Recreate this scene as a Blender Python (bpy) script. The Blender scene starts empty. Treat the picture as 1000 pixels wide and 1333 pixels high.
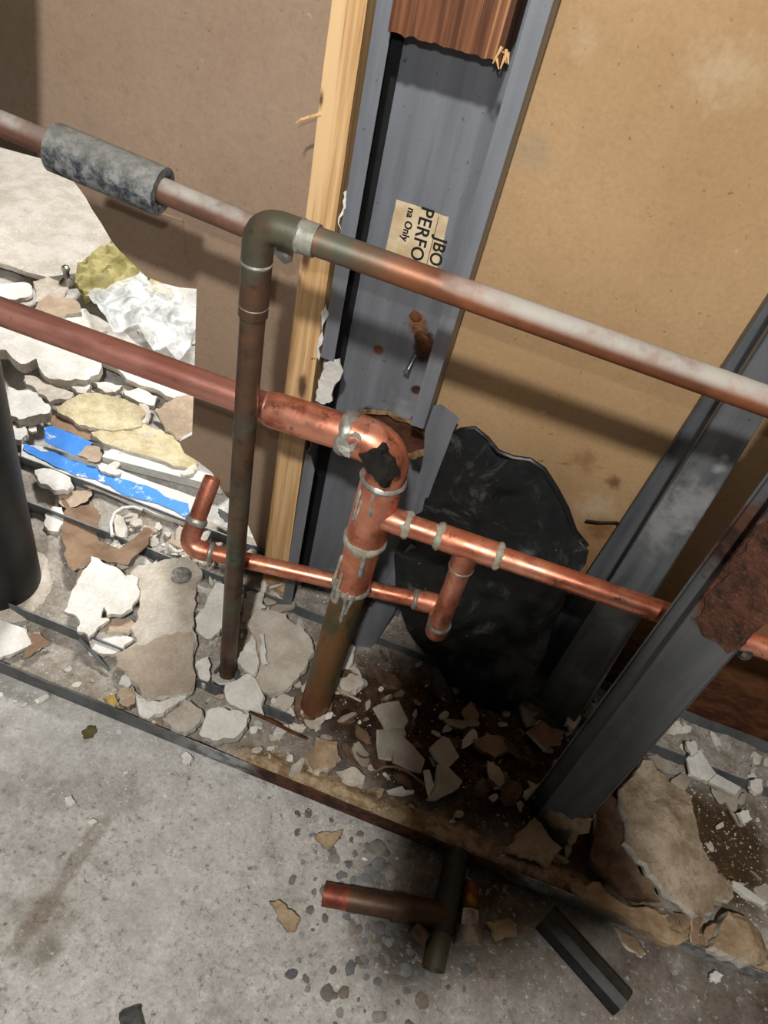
import bpy, bmesh, math, random
import numpy as np
from mathutils import Vector, Matrix, noise
from mathutils.geometry import delaunay_2d_cdt
random.seed(7)
SC = bpy.context.scene
COL = SC.collection

# ------------------------------------------------------------------ camera
F = 1000.0; CX, CY = 500.0, 666.5                  # the frame is 1000 x 1333
_n = np.array([245-CX, 1565-CY, F]); _n /= np.linalg.norm(_n)      # where straight down lies
_a = math.radians(20.5); _d = np.array([math.cos(_a), math.sin(_a)])
_X = np.array([_d[0], _d[1], -(_d @ _n[:2])/_n[2]]); _X /= np.linalg.norm(_X)
_Z = -_n; _Y = np.cross(_Z, _X)
RM = np.array([_X, _Y, _Z])                        # world = RM @ camera (x right, y down, z forward)
def ray(u, v): return RM @ np.array([(u-CX)/F, (v-CY)/F, 1.0])
CAM = -ray(408, 925)*1.09                          # foot of the riser is the world origin
cd = bpy.data.cameras.new('camera'); cam = bpy.data.objects.new('camera', cd); COL.objects.link(cam)
cd.sensor_fit = 'HORIZONTAL'; cd.sensor_width = 36; cd.lens = 36; cd.clip_start = 0.01
cam.matrix_world = Matrix(((RM[0,0], -RM[0,1], -RM[0,2], CAM[0]), (RM[1,0], -RM[1,1], -RM[1,2], CAM[1]),
                           (RM[2,0], -RM[2,1], -RM[2,2], CAM[2]), (0,0,0,1)))
SC.camera = cam

# ------------------------------------------------------------------ light
SC.view_settings.view_transform = 'Standard'; SC.view_settings.look = 'None'
SC.view_settings.exposure = 0.0; SC.view_settings.gamma = 1.0; SC.view_settings.use_curve_mapping = False
w = bpy.data.worlds.new('world'); SC.world = w; w.use_nodes = True
w.node_tree.nodes['Background'].inputs[0].default_value = (1.0, 0.95, 0.88, 1)
w.node_tree.nodes['Background'].inputs[1].default_value = 0.05
def point(name, loc, watt, rad, col=(1,1,1)):
    l = bpy.data.lights.new(name, 'POINT'); l.energy = watt; l.shadow_soft_size = rad; l.color = col
    o = bpy.data.objects.new(name, l); o.location = loc; COL.objects.link(o); return o
point('work_lamp', (0.05, -0.92, 1.64), 82, 0.030, (1.0, 0.975, 0.935))
point('phone_torch', (0.065, -0.535, 1.055), 8.0, 0.006, (1.0, 0.98, 0.95))
al = bpy.data.lights.new('next_room_lamp', 'AREA'); al.energy = 48; al.size = 0.35; al.color = (1.0, 0.98, 0.95)
ao = bpy.data.objects.new('next_room_lamp', al); ao.location = (-0.55, 1.15, 1.75); COL.objects.link(ao)
ao.rotation_euler = (Vector((-0.55, 0.5, 0)) - Vector((-0.55, 1.15, 1.75))).to_track_quat('-Z', 'Y').to_euler()

# ------------------------------------------------------------------ helpers
def px(u, v, **k):
    (ax, val), = k.items(); i = 'xyz'.index(ax); d = ray(u, v)
    return Vector(CAM + d*((val-CAM[i])/d[i]))
def pxp(u, v, p0, n):
    d = ray(u, v); n = np.array(n); t = ((np.array(p0)-CAM) @ n)/(d @ n)
    return Vector(CAM + d*t)
LOC = {}
def meta(o, label=None, cat=None, group=None, kind=None):
    if label: o['label'] = label
    if cat: o['category'] = cat
    if group: o['group'] = group
    if kind: o['kind'] = kind
    return o
def thing(name, loc, label, cat, group=None):
    o = bpy.data.objects.new(name, None); COL.objects.link(o); o.location = loc; o.empty_display_size = .02
    LOC[o.name] = Vector(loc); return meta(o, label, cat, group)
class G:
    def __init__(s): s.V = []; s.F = []; s.M = []
    def add(s, V, F, m=0):
        b = len(s.V); s.V += [Vector(v) for v in V]; s.F += [tuple(i+b for i in f) for f in F]; s.M += [m]*len(F); return s
    def box(s, lo, hi, m=0):
        x0,y0,z0 = lo; x1,y1,z1 = hi
        return s.add([(x0,y0,z0),(x1,y0,z0),(x1,y1,z0),(x0,y1,z0),(x0,y0,z1),(x1,y0,z1),(x1,y1,z1),(x0,y1,z1)],
                     [(0,3,2,1),(4,5,6,7),(0,1,5,4),(1,2,6,5),(2,3,7,6),(3,0,4,7)], m)
    def tube(s, P, r, seg=22, cap=True, m=0):
        V, Fc = tube(P, r, seg, cap); return s.add(V, Fc, m)
    def mk(s, name, mats, parent=None, smooth=False, origin=None, **k):
        return mk(name, s.V, s.F, mats, parent, smooth, s.M, origin, **k)
def mk(name, V, Fc, mats, parent=None, smooth=False, mi=None, origin=None, sharp=True, **k):
    V = [Vector(v) for v in V]
    if parent is not None: org = LOC[parent.name]
    elif origin is not None: org = Vector(origin)
    else:
        c = sum(V, Vector())/len(V); org = Vector((c.x, c.y, min(v.z for v in V)))
    me = bpy.data.meshes.new(name); me.from_pydata([v-org for v in V], [], Fc)
    for m in (mats if isinstance(mats, (list, tuple)) else [mats]): me.materials.append(m)
    if mi: me.polygons.foreach_set('material_index', mi)
    bm = bmesh.new(); bm.from_mesh(me); bmesh.ops.recalc_face_normals(bm, faces=bm.faces); bm.to_mesh(me); bm.free()
    if smooth:
        me.polygons.foreach_set('use_smooth', [True]*len(me.polygons))
        if sharp: me.set_sharp_from_angle(angle=math.radians(38))
    o = bpy.data.objects.new(name, me); COL.objects.link(o)
    if parent is not None: o.parent = parent; LOC[o.name] = org
    else: o.location = org; LOC[o.name] = org
    return meta(o, **k)
def fillet(pts, rad, n=8):
    pts = [Vector(p) for p in pts]; out = [pts[0]]
    for i in range(1, len(pts)-1):
        a, b, c = pts[i-1], pts[i], pts[i+1]; u = (a-b).normalized(); v = (c-b).normalized()
        ang = u.angle(v); t = rad/math.tan(ang/2); s = b+u*t; e = b+v*t
        for k in range(n+1):
            q = k/n; out.append((s*(1-q)**2 + b*2*q*(1-q) + e*q*q))
    out.append(pts[-1]); return out
def tube(P, r, seg=22, cap=True):
    P = [Vector(p) for p in P]; n = len(P); r = [r]*n if not isinstance(r, (list, tuple)) else r
    V = []; Fc = []; t = (P[1]-P[0]).normalized()
    a = Vector((0,0,1)) if abs(t.z) < .9 else Vector((1,0,0)); u = (a - t*a.dot(t)).normalized()
    for i in range(n):
        t = ((P[min(i+1,n-1)]-P[i]).normalized() + (P[i]-P[max(i-1,0)]).normalized()).normalized()
        u = (u - t*u.dot(t)).normalized(); v = t.cross(u)
        for k in range(seg):
            an = 2*math.pi*k/seg; V.append(P[i] + (u*math.cos(an) + v*math.sin(an))*r[i])
    for i in range(n-1):
        for k in range(seg):
            k2 = (k+1) % seg; Fc.append((i*seg+k, i*seg+k2, (i+1)*seg+k2, (i+1)*seg+k))
    if cap: Fc.append(tuple(range(seg))[::-1]); Fc.append(tuple((n-1)*seg+k for k in range(seg)))
    return V, Fc
def hollow(P, r, wall, seg=24):
    """an open ended pipe with wall thickness"""
    g = G(); Vo, Fo = tube(P, r, seg, False); Vi, Fi = tube(P, [x-wall for x in (r if isinstance(r, list) else [r]*len(P))], seg, False)
    n = len(Vo); g.add(Vo + Vi, Fo + [tuple(i+n for i in f[::-1]) for f in Fi])
    e = n-seg
    for k in range(seg):
        k2 = (k+1) % seg
        g.F += [(k, n+k, n+k2, k2), (e+k, e+k2, n+e+k2, n+e+k)]; g.M += [0, 0]
    return g
def rnd(a, b): return random.uniform(a, b)
def jag(P, amt, lev=2):
    for _ in range(lev):
        Q = []
        for i, p in enumerate(P):
            q = P[(i+1) % len(P)]; L = (q-p).length; d = (q-p); nrm = Vector((-d.y, d.x))/(L+1e-9)
            Q += [p, (p+q)/2 + nrm*rnd(-1, 1)*min(L*amt, .006)]
        P = Q
    return P
def inside(p, poly):
    c = False; j = len(poly)-1
    for i in range(len(poly)):
        a, b = poly[i], poly[j]
        if (a.y > p.y) != (b.y > p.y) and p.x < (b.x-a.x)*(p.y-a.y)/(b.y-a.y)+a.x: c = not c
        j = i
    return c
def cdt(poly, step):
    xs = [p.x for p in poly]; ys = [p.y for p in poly]; pts = list(poly); n = len(poly)
    x = min(xs)+step/2
    while x < max(xs):
        y = min(ys)+step/2
        while y < max(ys):
            q = Vector((x+rnd(-.3,.3)*step, y+rnd(-.3,.3)*step))
            if inside(q, poly) and min((q-p).length for p in poly) > step*.45: pts.append(q)
            y += step
        x += step
    r = delaunay_2d_cdt(pts, [(i, (i+1) % n) for i in range(n)], [], 1, 1e-7)
    T = []
    for f in r[2]:
        if len(f) < 3: print('BADFACE', len(f), len(poly)); continue
        T += [(f[0], f[i], f[i+1]) for i in range(1, len(f)-1)]
    return r[0], r[1], T
def slab(name, outline, z, th, mats, tilt=(0,0), amp=.0012, ns=40, dome=0, jagged=.16, step=None, lev=2, ydep=None, inset=0.0,
         smooth=False, fold=None, parent=None, plane=None, **k):
    """a broken flat piece: outline seen from the photograph's standpoint, laid on a (tilted) plane at height z"""
    cu = sum(p[0] for p in outline)/len(outline); cv = sum(p[1] for p in outline)/len(outline)
    if plane: p0, n = Vector(plane[0]), Vector(plane[1]).normalized()
    else: p0 = px(cu, cv, z=z); n = Vector((-tilt[0], -tilt[1], 1)).normalized()
    ax = Vector((1,0,0)); ax = (ax - n*ax.dot(n)).normalized(); ay = n.cross(ax)
    P3 = [pxp(u, v, p0, n) for u, v in outline]
    P2 = [Vector(((p-p0).dot(ax), (p-p0).dot(ay))) for p in P3]
    P2 = jag(P2, jagged, lev)
    size = max(max(p.x for p in P2)-min(p.x for p in P2), max(p.y for p in P2)-min(p.y for p in P2))
    V2, E, T = cdt(P2, step or max(size/9, .004))
    B = len(P2); off = Vector((rnd(0,9), rnd(0,9), rnd(0,9))); V = []; R = size/2
    for i, q in enumerate(V2):
        h = noise.noise(Vector((q.x*ns, q.y*ns, 0))+off)*amp + noise.noise(Vector((q.x*ns*2.7, q.y*ns*2.7, 3))+off)*amp*.5
        if dome: h += dome*(1-min(1, q.length/R)**2)
        if fold: h += fold(q.x, q.y)
        V.append(p0 + ax*q.x + ay*q.y + n*h)
    g = G(); g.add(V, [tuple(t) for t in T], 0)
    edge = {}
    for t in T:
        for a, b in zip(t, list(t[1:])+[t[0]]): edge[(a,b)] = edge.get((a,b), 0)+1
    bd = [(a,b) for (a,b) in edge if (b,a) not in edge]
    ids = sorted({i for e in bd for i in e}); mp1 = {}; mp2 = {}
    cen = sum((V[i] for i in ids), Vector())/max(1, len(ids))
    for i in ids:
        j = (V[i]-cen).normalized()
        mp1[i] = len(g.V); g.V.append(V[i] - n*th*rnd(.35,.65) + j*rnd(-.1,.5)*min(th,.006))
    for i in ids:
        j = (V[i]-cen).normalized()
        mp2[i] = len(g.V); g.V.append(V[i] - n*th - j*rnd(0,.35)*min(th,.006))
    for a, b in bd:
        g.F += [(b,a,mp1[a],mp1[b]), (mp1[b],mp1[a],mp2[a],mp2[b])]; g.M += [1,1]
    top = len(V)
    for t in T:      # underside
        if all(i in mp2 for i in t): g.F.append((mp2[t[0]],mp2[t[2]],mp2[t[1]])); g.M.append(1)
    if not isinstance(mats, (list, tuple)): mats = [mats, mats]
    return g.mk(name, list(mats), parent, smooth, **k)

# ------------------------------------------------------------------ materials
def C(r, g, b):
    f = lambda c: (c/255/12.92) if c <= 10.31 else ((c/255+.055)/1.055)**2.4
    return (f(r), f(g), f(b), 1)
class Mt:
    def __init__(s, name, rough=.7, metal=0.0, spec=.4):
        s.m = bpy.data.materials.new(name); s.m.use_nodes = True; s.t = s.m.node_tree
        s.b = s.t.nodes['Principled BSDF']; s.b.inputs['Roughness'].default_value = rough
        s.b.inputs['Metallic'].default_value = metal; s.b.inputs['Specular IOR Level'].default_value = spec
        s.obj = s.n('ShaderNodeTexCoord').outputs['Object']; ge = s.n('ShaderNodeNewGeometry')
        s.P = ge.outputs['Position']; s.N = ge.outputs['Normal']
        s.rand = s.n('ShaderNodeObjectInfo').outputs['Random']
    def n(s, ty, **kw):
        x = s.t.nodes.new(ty)
        for a, v in kw.items(): setattr(x, a, v)
        return x
    def put(s, sock, v):
        if hasattr(v, 'links') or isinstance(v, bpy.types.NodeSocket): s.t.links.new(v, sock)
        else: sock.default_value = v
    def noise(s, sc, det=5, rough=.6, vec=None, dist=0, scale3=None):
        v = vec or s.P
        if scale3:
            mp = s.n('ShaderNodeMapping'); s.put(mp.inputs[0], v); mp.inputs['Scale'].default_value = scale3; v = mp.outputs[0]
        x = s.n('ShaderNodeTexNoise'); s.put(x.inputs['Vector'], v); x.inputs['Scale'].default_value = sc
        x.inputs['Detail'].default_value = det; x.inputs['Roughness'].default_value = rough; x.inputs['Distortion'].default_value = dist
        return x.outputs['Fac']
    def vor(s, sc, feat='F1', vec=None):
        x = s.n('ShaderNodeTexVoronoi', feature=feat); s.put(x.inputs['Vector'], vec or s.P); x.inputs['Scale'].default_value = sc
        return x.outputs['Distance']
    def ss(s, v, lo, hi, a=0.0, b=1.0):
        x = s.n('ShaderNodeMapRange', interpolation_type='SMOOTHSTEP'); s.put(x.inputs['Value'], v)
        x.inputs['From Min'].default_value = lo; x.inputs['From Max'].default_value = hi
        x.inputs['To Min'].default_value = a; x.inputs['To Max'].default_value = b
        return x.outputs['Result']
    def ma(s, op, a, b=0.0, c=None):
        x = s.n('ShaderNodeMath', operation=op); s.put(x.inputs[0], a); s.put(x.inputs[1], b)
        if c is not None: s.put(x.inputs[2], c)
        return x.outputs[0]
    def mix(s, f, a, b, mode='MIX'):
        x = s.n('ShaderNodeMix', data_type='RGBA', blend_type=mode); s.put(x.inputs[0], f); s.put(x.inputs[6], a); s.put(x.inputs[7], b)
        return x.outputs[2]
    def axis(s, i, v=None):
        x = s.n('ShaderNodeSeparateXYZ'); s.put(x.inputs[0], v or s.P); return x.outputs[i]
    def blob(s, c, r, soft=.5, ns=30, na=.6, sq=(1,1,1)):
        """1 inside an irregular patch around a place"""
        x = s.n('ShaderNodeVectorMath', operation='SUBTRACT'); s.put(x.inputs[0], s.P); x.inputs[1].default_value = tuple(c)
        y = s.n('ShaderNodeVectorMath', operation='MULTIPLY'); s.put(y.inputs[0], x.outputs[0]); y.inputs[1].default_value = sq
        l = s.n('ShaderNodeVectorMath', operation='LENGTH'); s.put(l.inputs[0], y.outputs[0])
        d = s.ma('ADD', l.outputs['Value'], s.ma('MULTIPLY', s.ma('SUBTRACT', s.noise(ns, 4), .5), r*na*2))
        return s.ss(d, r*(1-soft), r*(1+soft*.3), 1.0, 0.0)
    def line(s, a, b, wd, ns=60, na=1.0):
        """1 along a wobbly line from a to b"""
        a = Vector(a); b = Vector(b); d = b-a; L2 = d.length_squared
        x = s.n('ShaderNodeVectorMath', operation='SUBTRACT'); s.put(x.inputs[0], s.P); x.inputs[1].default_value = tuple(a)
        q = s.n('ShaderNodeVectorMath', operation='DOT_PRODUCT'); s.put(q.inputs[0], x.outputs[0]); q.inputs[1].default_value = tuple(d/L2)
        t = s.n('ShaderNodeClamp'); s.put(t.inputs[0], q.outputs['Value'])
        sc = s.n('ShaderNodeVectorMath', operation='SCALE'); sc.inputs[0].default_value = tuple(d); s.put(sc.inputs['Scale'], t.outputs[0])
        y = s.n('ShaderNodeVectorMath', operation='SUBTRACT'); s.put(y.inputs[0], x.outputs[0]); s.put(y.inputs[1], sc.outputs[0])
        l = s.n('ShaderNodeVectorMath', operation='LENGTH'); s.put(l.inputs[0], y.outputs[0])
        dd = s.ma('ADD', l.outputs['Value'], s.ma('MULTIPLY', s.ma('SUBTRACT', s.noise(ns, 4), .5), wd*na*4))
        return s.ss(dd, wd*.4, wd, 1.0, 0.0)
    def bump(s, h, strength=.3, dist=.002):
        x = s.n('ShaderNodeBump'); x.inputs['Strength'].default_value = strength; x.inputs['Distance'].default_value = dist
        s.put(x.inputs['Height'], h); s.put(s.b.inputs['Normal'], x.outputs[0])
    def col(s, v): s.put(s.b.inputs['Base Color'], v); return s
    def grey(s, v):
        x = s.n('ShaderNodeCombineColor'); [s.put(x.inputs[i], v) for i in range(3)]; return x.outputs[0]
    def up(s): return s.axis(2, s.N)
def plain(name, c1, c2, sc=30, rough=.75, metal=0, bump=.25, bs=120, bd=.0015, dust=None, dusta=.6, spec=.3, speck=None, rv=.0, grain=.16, gs=210):
    m = Mt(name, rough, metal, spec)
    col = m.mix(m.ss(m.noise(sc, 6), .35, .65), C(*c1), C(*c2))
    if rv: col = m.mix(m.ma('MULTIPLY', m.rand, rv), col, C(*[int(x*.62) for x in c2]))
    if speck: col = m.mix(m.ss(m.noise(sc*7, 7, .78), .50, .72, 0, .75), col, C(*speck))
    if grain: col = m.mix(1.0, col, m.grey(m.ss(m.noise(gs, 8, .8), .32, .68, 1-grain, 1+grain*.35)), 'MULTIPLY')
    if dust:
        f = m.ma('MULTIPLY', m.ss(m.up(), .2, .9), m.ss(m.noise(sc*1.7, 6), .35, .65, .35*dusta, dusta))
        col = m.mix(f, col, C(*dust)); m.put(m.b.inputs['Roughness'], m.ma('MAXIMUM', f, rough)) if rough < .5 else None
        if metal: m.put(m.b.inputs['Metallic'], m.ss(f, 0, .6, metal, 0))
    m.col(col)
    if bump: m.bump(m.noise(bs, 6, .65), bump, bd)
    return m.m
GYP = plain('gypsum core', (222,216,203), (196,188,172), 35, .9, bump=.5, bs=160, speck=(170,160,144))
GYPW = plain('white plaster', (232,229,222), (212,208,200), 25, .85, bump=.4, bs=110)
PAPW = plain('grey white drywall paper', (205,200,190), (182,174,162), 22, .85, bump=.3, bs=90, speck=(226,222,214))
PAPT = plain('tan drywall paper', (188,168,146), (166,146,124), 20, .85, bump=.2, bs=70, speck=(205,190,168))
PAPG = plain('grey tan torn paper', (188,174,157), (168,153,136), 24, .9, bump=.3, bs=90, speck=(150,136,120))
PAPB = plain('brown kraft paper', (150,124,100), (120,96,76), 22, .85, bump=.2, bs=60)
DUSTY = plain('dusty plaster face', (203,195,182), (176,165,149), 26, .92, bump=.5, bs=120, speck=(225,220,210))
YELP = plain('crumbled yellow plaster', (222,210,176), (198,182,142), 40, .95, bump=1.0, bs=140, bd=.004)
TILE = plain('glazed stone tile', (176,168,154), (156,147,132), 30, .55, bump=.15, bs=80, speck=(120,100,80))
MUD = plain('brown dried mud', (128,104,82), (84,64,48), 30, .95, bump=.9, bs=90, bd=.004)
TANM = plain('tan mortar', (186,164,134), (150,126,98), 30, .95, bump=.9, bs=110, bd=.004)
PLAS = plain('white glossy trim', (226,226,222), (205,204,198), 14, .5, bump=.1)
SOLD = plain('grey solder', (190,188,180), (150,148,138), 90, .42, .55, bump=.5, bs=300, bd=.001)
SOLDD = plain('pale flux residue', (196,192,176), (160,154,134), 90, .7, .1, bump=.6, bs=260, bd=.001)
BRASS = plain('tarnished brass', (150,118,52), (110,82,34), 60, .45, .8)
CHROME = plain('dull chrome', (190,190,186), (120,120,118), 50, .3, .9, bump=.2)
BLACKP = plain('black plastic', (22,23,24), (34,34,34), 30, .5, bump=.3, bs=60, dust=(120,116,108), dusta=.18)
COIN = plain('worn coin silver', (150,146,142), (112,108,106), 120, .5, .5, bump=.3, bs=300)
NAILM = plain('dark wire', (40,36,32), (66,58,50), 60, .5, .5)

def m_concrete():
    m = Mt('concrete floor', .9, 0, .25)
    c = m.mix(m.ss(m.noise(5, 6), .3, .7), C(196,193,187), C(166,162,155))
    c = m.mix(m.ss(m.noise(26, 7, .7), .35, .7), c, C(214,212,207))
    c = m.mix(m.ss(m.noise(75, 5, .7), .56, .72, 0, .55), c, C(138,133,125))
    c = m.mix(m.ss(m.noise(150, 6, .75), .60, .76, 0, .65), c, C(104,97,88))
    c = m.mix(m.ma('MULTIPLY', m.ss(m.noise(170, 5, .75, vec=m.obj), .58, .74, 0, .8), m.ma('MULTIPLY', m.ss(m.noise(9, 4), .4, .6), m.ss(m.axis(0), .05, .3, 1, .15))), c, C(226,222,214))
    br = m.ma('MULTIPLY', m.ss(m.axis(0), .02, .30), m.ss(m.noise(8, 5), .3, .65, .5, 1))     # brown dirt towards the stud
    br = m.ma('MULTIPLY', br, m.ss(m.axis(1), -.45, -.1))
    c = m.mix(br, c, m.mix(m.ss(m.noise(38, 6, .7), .35, .65), C(108,93,76), C(74,61,49)))
    c = m.mix(m.ma('MULTIPLY', m.blob(px(545,1190,z=0), .10, .9, 22, .6), .72), c, C(92,82,72))
    c = m.mix(m.ma('MULTIPLY', m.blob(px(520,1240,z=0), .05, .8, 45, .8), .6), c, C(60,54,48))
    c = m.mix(m.ma('MULTIPLY', m.blob(px(640,1130,z=0), .07, .8, 35, .8), .75), c, C(58,46,38))
    c = m.mix(m.ma('MULTIPLY', m.blob(px(60,1190,z=0), .04, .9, 40, .9), .5), c, C(118,104,80))
    c = m.mix(m.ma('MULTIPLY', m.blob(px(55,1245,z=0), .02, .9, 60, .9), .6), c, C(98,88,66))
    ln = m.line(px(135,1070,z=0), px(20,1235,z=0), .014, 20, .5)
    c = m.mix(m.ma('MULTIPLY', ln, .55), c, C(128,112,94))
    c = m.mix(m.ma('MULTIPLY', m.line(px(160,1035,z=0), px(10,1030,z=0), .03, 18, .7), .25), c, C(136,126,118))
    c = m.mix(m.ma('MULTIPLY', m.blob(px(165,1030,z=0), .022, .9, 60, .9), .45), c, C(110,112,118))
    c = m.mix(m.ma('MULTIPLY', m.blob(px(255,1050,z=0), .13, .9, 26, .5), .35), c, C(224,221,214))
    rough_ = m.ma('MULTIPLY', m.ss(m.ma('ADD', m.axis(0), m.ma('MULTIPLY', m.axis(1), -.9)), -.20, .05), m.ss(m.noise(7, 5), .25, .5))
    c = m.mix(m.ma('MULTIPLY', rough_, m.ss(m.noise(120, 7, .78), .52, .66, 0, .75)), c, C(118,110,100))
    c = m.mix(m.ma('MULTIPLY', rough_, m.ss(m.noise(95, 7, .78, vec=m.obj, scale3=(1,1.3,1)), .55, .68, 0, .8)), c, C(226,222,216))
    c = m.mix(m.ma('MULTIPLY', rough_, m.ss(m.noise(60, 6, .75), .60, .68, 0, .6)), c, C(96,88,80))
    c = m.mix(1.0, c, m.grey(m.ss(m.noise(260, 8, .85), .30, .70, .74, 1.08)), 'MULTIPLY')
    c = m.mix(1.0, c, m.grey(m.ss(m.noise(48, 8, .75), .30, .70, .84, 1.05)), 'MULTIPLY')
    m.col(c)
    h = m.ma('ADD', m.ma('MULTIPLY', m.noise(14, 6, .65), 1.2), m.ma('MULTIPLY', m.noise(110, 5, .7), .5))
    m.bump(h, .55, .006)
    return m.m
def m_board(name, a, b, stain):
    m = Mt(name, .85, 0, .25)
    c = m.mix(m.ss(m.noise(4, 6), .3, .7), C(*a), C(*b))
    c = m.mix(m.ss(m.noise(60, 6, .75), .5, .75, 0, .35), c, C(int(a[0]*.78), int(a[1]*.76), int(a[2]*.72)))
    c = m.mix(m.ss(m.noise(160, 2), .70, .76, 0, .6), c, C(120,86,54))
    c = m.mix(m.ss(m.noise(45, 3, vec=m.obj), .70, .78, 0, .35), c, C(214,196,168))
    if stain:
        y = .214
        z = m.ma('ADD', m.axis(2), m.ma('MULTIPLY', m.ma('SUBTRACT', m.noise(9, 5), .5), .16))
        c = m.mix(m.ss(z, .16, .42, 1, 0), c, C(132,88,52))
        wet = m.mix(m.ss(m.noise(34, 6, .7, scale3=(1,1,2.2)), .36, .62), C(104,62,36), C(66,38,24))
        c = m.mix(m.ma('MULTIPLY', m.ss(z, .10, .25, 1, 0), m.ss(m.axis(0), .27, .34)), c, wet)
        for p, q, wd in (((765,140),(845,50),.0022), ((790,120),(805,85),.0028), ((832,70),(822,96),.0016), ((910,40),(905,60),.0018), ((925,125),(915,160),.0016),
                         ((640,595),(760,595),.0020), ((690,600),(800,612),.0022), ((735,160),(762,138),.0020), ((720,168),(735,172),.002)):
            c = m.mix(m.ma('MULTIPLY', m.line(px(*p, y=y), px(*q, y=y), wd, 55, 1.3), .75), c, C(92,64,38))
        for p, r, cc, k in (((760,55),.016,(206,190,160),.2), ((695,200),.022,(150,136,116),.5), ((930,90),.03,(206,192,164),.2), ((965,100),.03,(198,182,152),.2), ((775,665),.03,(196,176,146),.6), ((800,630),.012,(96,62,36),.8), ((760,600),.02,(110,74,42),.5), ((780,690),.025,(120,78,46),.8)):
            c = m.mix(m.ma('MULTIPLY', m.blob(px(*p, y=y), r, .9, 70, 1.0), k), c, C(*cc))
    c = m.mix(1.0, c, m.grey(m.ss(m.noise(180, 8, .8), .3, .7, .88, 1.05)), 'MULTIPLY'); m.col(c); m.bump(m.noise(70, 5, .6), .18, .0015)
    return m.m
def m_pine():
    m = Mt('pine', .6, 0, .3)
    g = m.noise(60, 5, .6, scale3=(1.6, 1.6, .05), dist=.6)
    c = m.mix(m.ss(g, .36, .62), C(224,188,140), C(192,150,102))
    c = m.mix(m.ss(m.noise(240, 3, scale3=(1.5, 1.5, .03)), .6, .7, 0, .5), c, C(142,98,58))
    for u, v, r in ((393,505,.010), (380,560,.005), (352,330,.014), (398,332,.010), (418,130,.005)):
        c = m.mix(m.ma('MULTIPLY', m.blob(px(u,v,y=.163), r, .7, 50, .5, (1.6,1,.45)), .9), c, C(74,42,26))
    m.col(c); m.bump(g, .2, .001); return m.m
def m_block():
    m = Mt('old brown lumber', .65, 0, .3)
    g = m.noise(45, 5, .65, scale3=(2, 2, .06), dist=.4)
    c = m.mix(m.ss(g, .35, .62), C(128,82,54), C(74,42,26))
    c = m.mix(m.ss(m.noise(120, 3, scale3=(2, 2, .04)), .62, .72, 0, .7), c, C(172,128,92))
    m.col(c); m.bump(g, .4, .0015); return m.m
def m_steel(name, a=(104,108,113), b=(82,86,92), rust=(), dust=(), metal=.35, rough=.5, axis_s=(1,1,.08)):
    m = Mt(name, rough, metal, .4)
    c = m.mix(m.ss(m.noise(40, 5, .6, scale3=axis_s), .35, .65), C(*a), C(*b))
    c = m.mix(m.ss(m.noise(9, 5), .45, .7, 0, .35), c, C(128,130,130))
    c = m.mix(m.ss(m.noise(140, 3), .66, .74, 0, .6), c, C(50,50,50))
    for p, r, k, sq in dust:
        c = m.mix(m.ma('MULTIPLY', m.blob(p, r, .9, 50, 1.3, sq), k), c, C(172,174,174))
    rf = None
    for p, r, cc, sq in rust:
        f = m.blob(p, r, .35, 45, .55, sq)
        cc2 = m.mix(m.ss(m.noise(55, 5), .4, .62), C(*cc), C(int(cc[0]*.55), int(cc[1]*.5), int(cc[2]*.5)))
        c = m.mix(f, c, cc2); rf = f if rf is None else m.ma('MAXIMUM', rf, f)
    if rf is not None:
        m.put(m.b.inputs['Metallic'], m.ss(rf, 0, 1, metal, 0)); m.put(m.b.inputs['Roughness'], m.ss(rf, 0, 1, rough, .9))
        m.bump(m.ma('ADD', m.ma('MULTIPLY', m.noise(90, 5, .7), rf), m.ma('MULTIPLY', m.noise(200, 3), .12)), .6, .002)
    else: m.bump(m.noise(200, 4), .12, .001)
    m.col(c); return m.m
def m_copper(name, new=True):
    m = Mt(name, .38 if new else .5, .72 if new else .5, .5)
    if new:
        c = m.mix(m.ss(m.noise(28, 5), .35, .65), C(230,158,130), C(206,124,96))
        c = m.mix(m.ss(m.noise(70, 5, .7), .55, .68, 0, .5), c, C(176,98,74))
        c = m.mix(m.ss(m.noise(22, 4, vec=m.obj), .58, .72, 0, .45), c, C(150,88,68))
        m.put(m.b.inputs['Roughness'], m.ss(m.noise(40, 5), .3, .7, .26, .5))
    else:
        c = m.mix(m.ss(m.noise(16, 5), .35, .65), C(112,82,62), C(78,62,50))
        c = m.mix(m.ss(m.noise(12, 5, vec=m.obj), .46, .62, 0, .85), c, C(92,96,80))
        c = m.mix(m.ss(m.noise(70, 4), .55, .7, 0, .6), c, C(58,46,40))
    if new:
        c = m.mix(m.ss(m.noise(18, 7, .75, dist=.8), .50, .66, 0, .75), c, C(142,82,58))
        c = m.mix(m.ss(m.noise(55, 6, .75, vec=m.obj), .57, .68, 0, .8), c, C(92,54,40))
    m.col(c); m.bump(m.noise(140, 4), .12, .0008); return m.m
def m_copper_dull():
    m = Mt('dull handled copper', .4, .7, .5)
    c = m.mix(m.ss(m.noise(24, 5, scale3=(.25,1,1)), .35, .65), C(218,156,140), C(182,120,104))
    c = m.mix(m.ss(m.noise(60, 5, .7), .56, .7, 0, .5), c, C(146,88,74)); m.col(c)
    m.put(m.b.inputs['Roughness'], m.ss(m.noise(30, 5, scale3=(.3,1,1)), .3, .7, .32, .52)); m.bump(m.noise(140, 4), .1, .0008); return m.m
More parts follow.
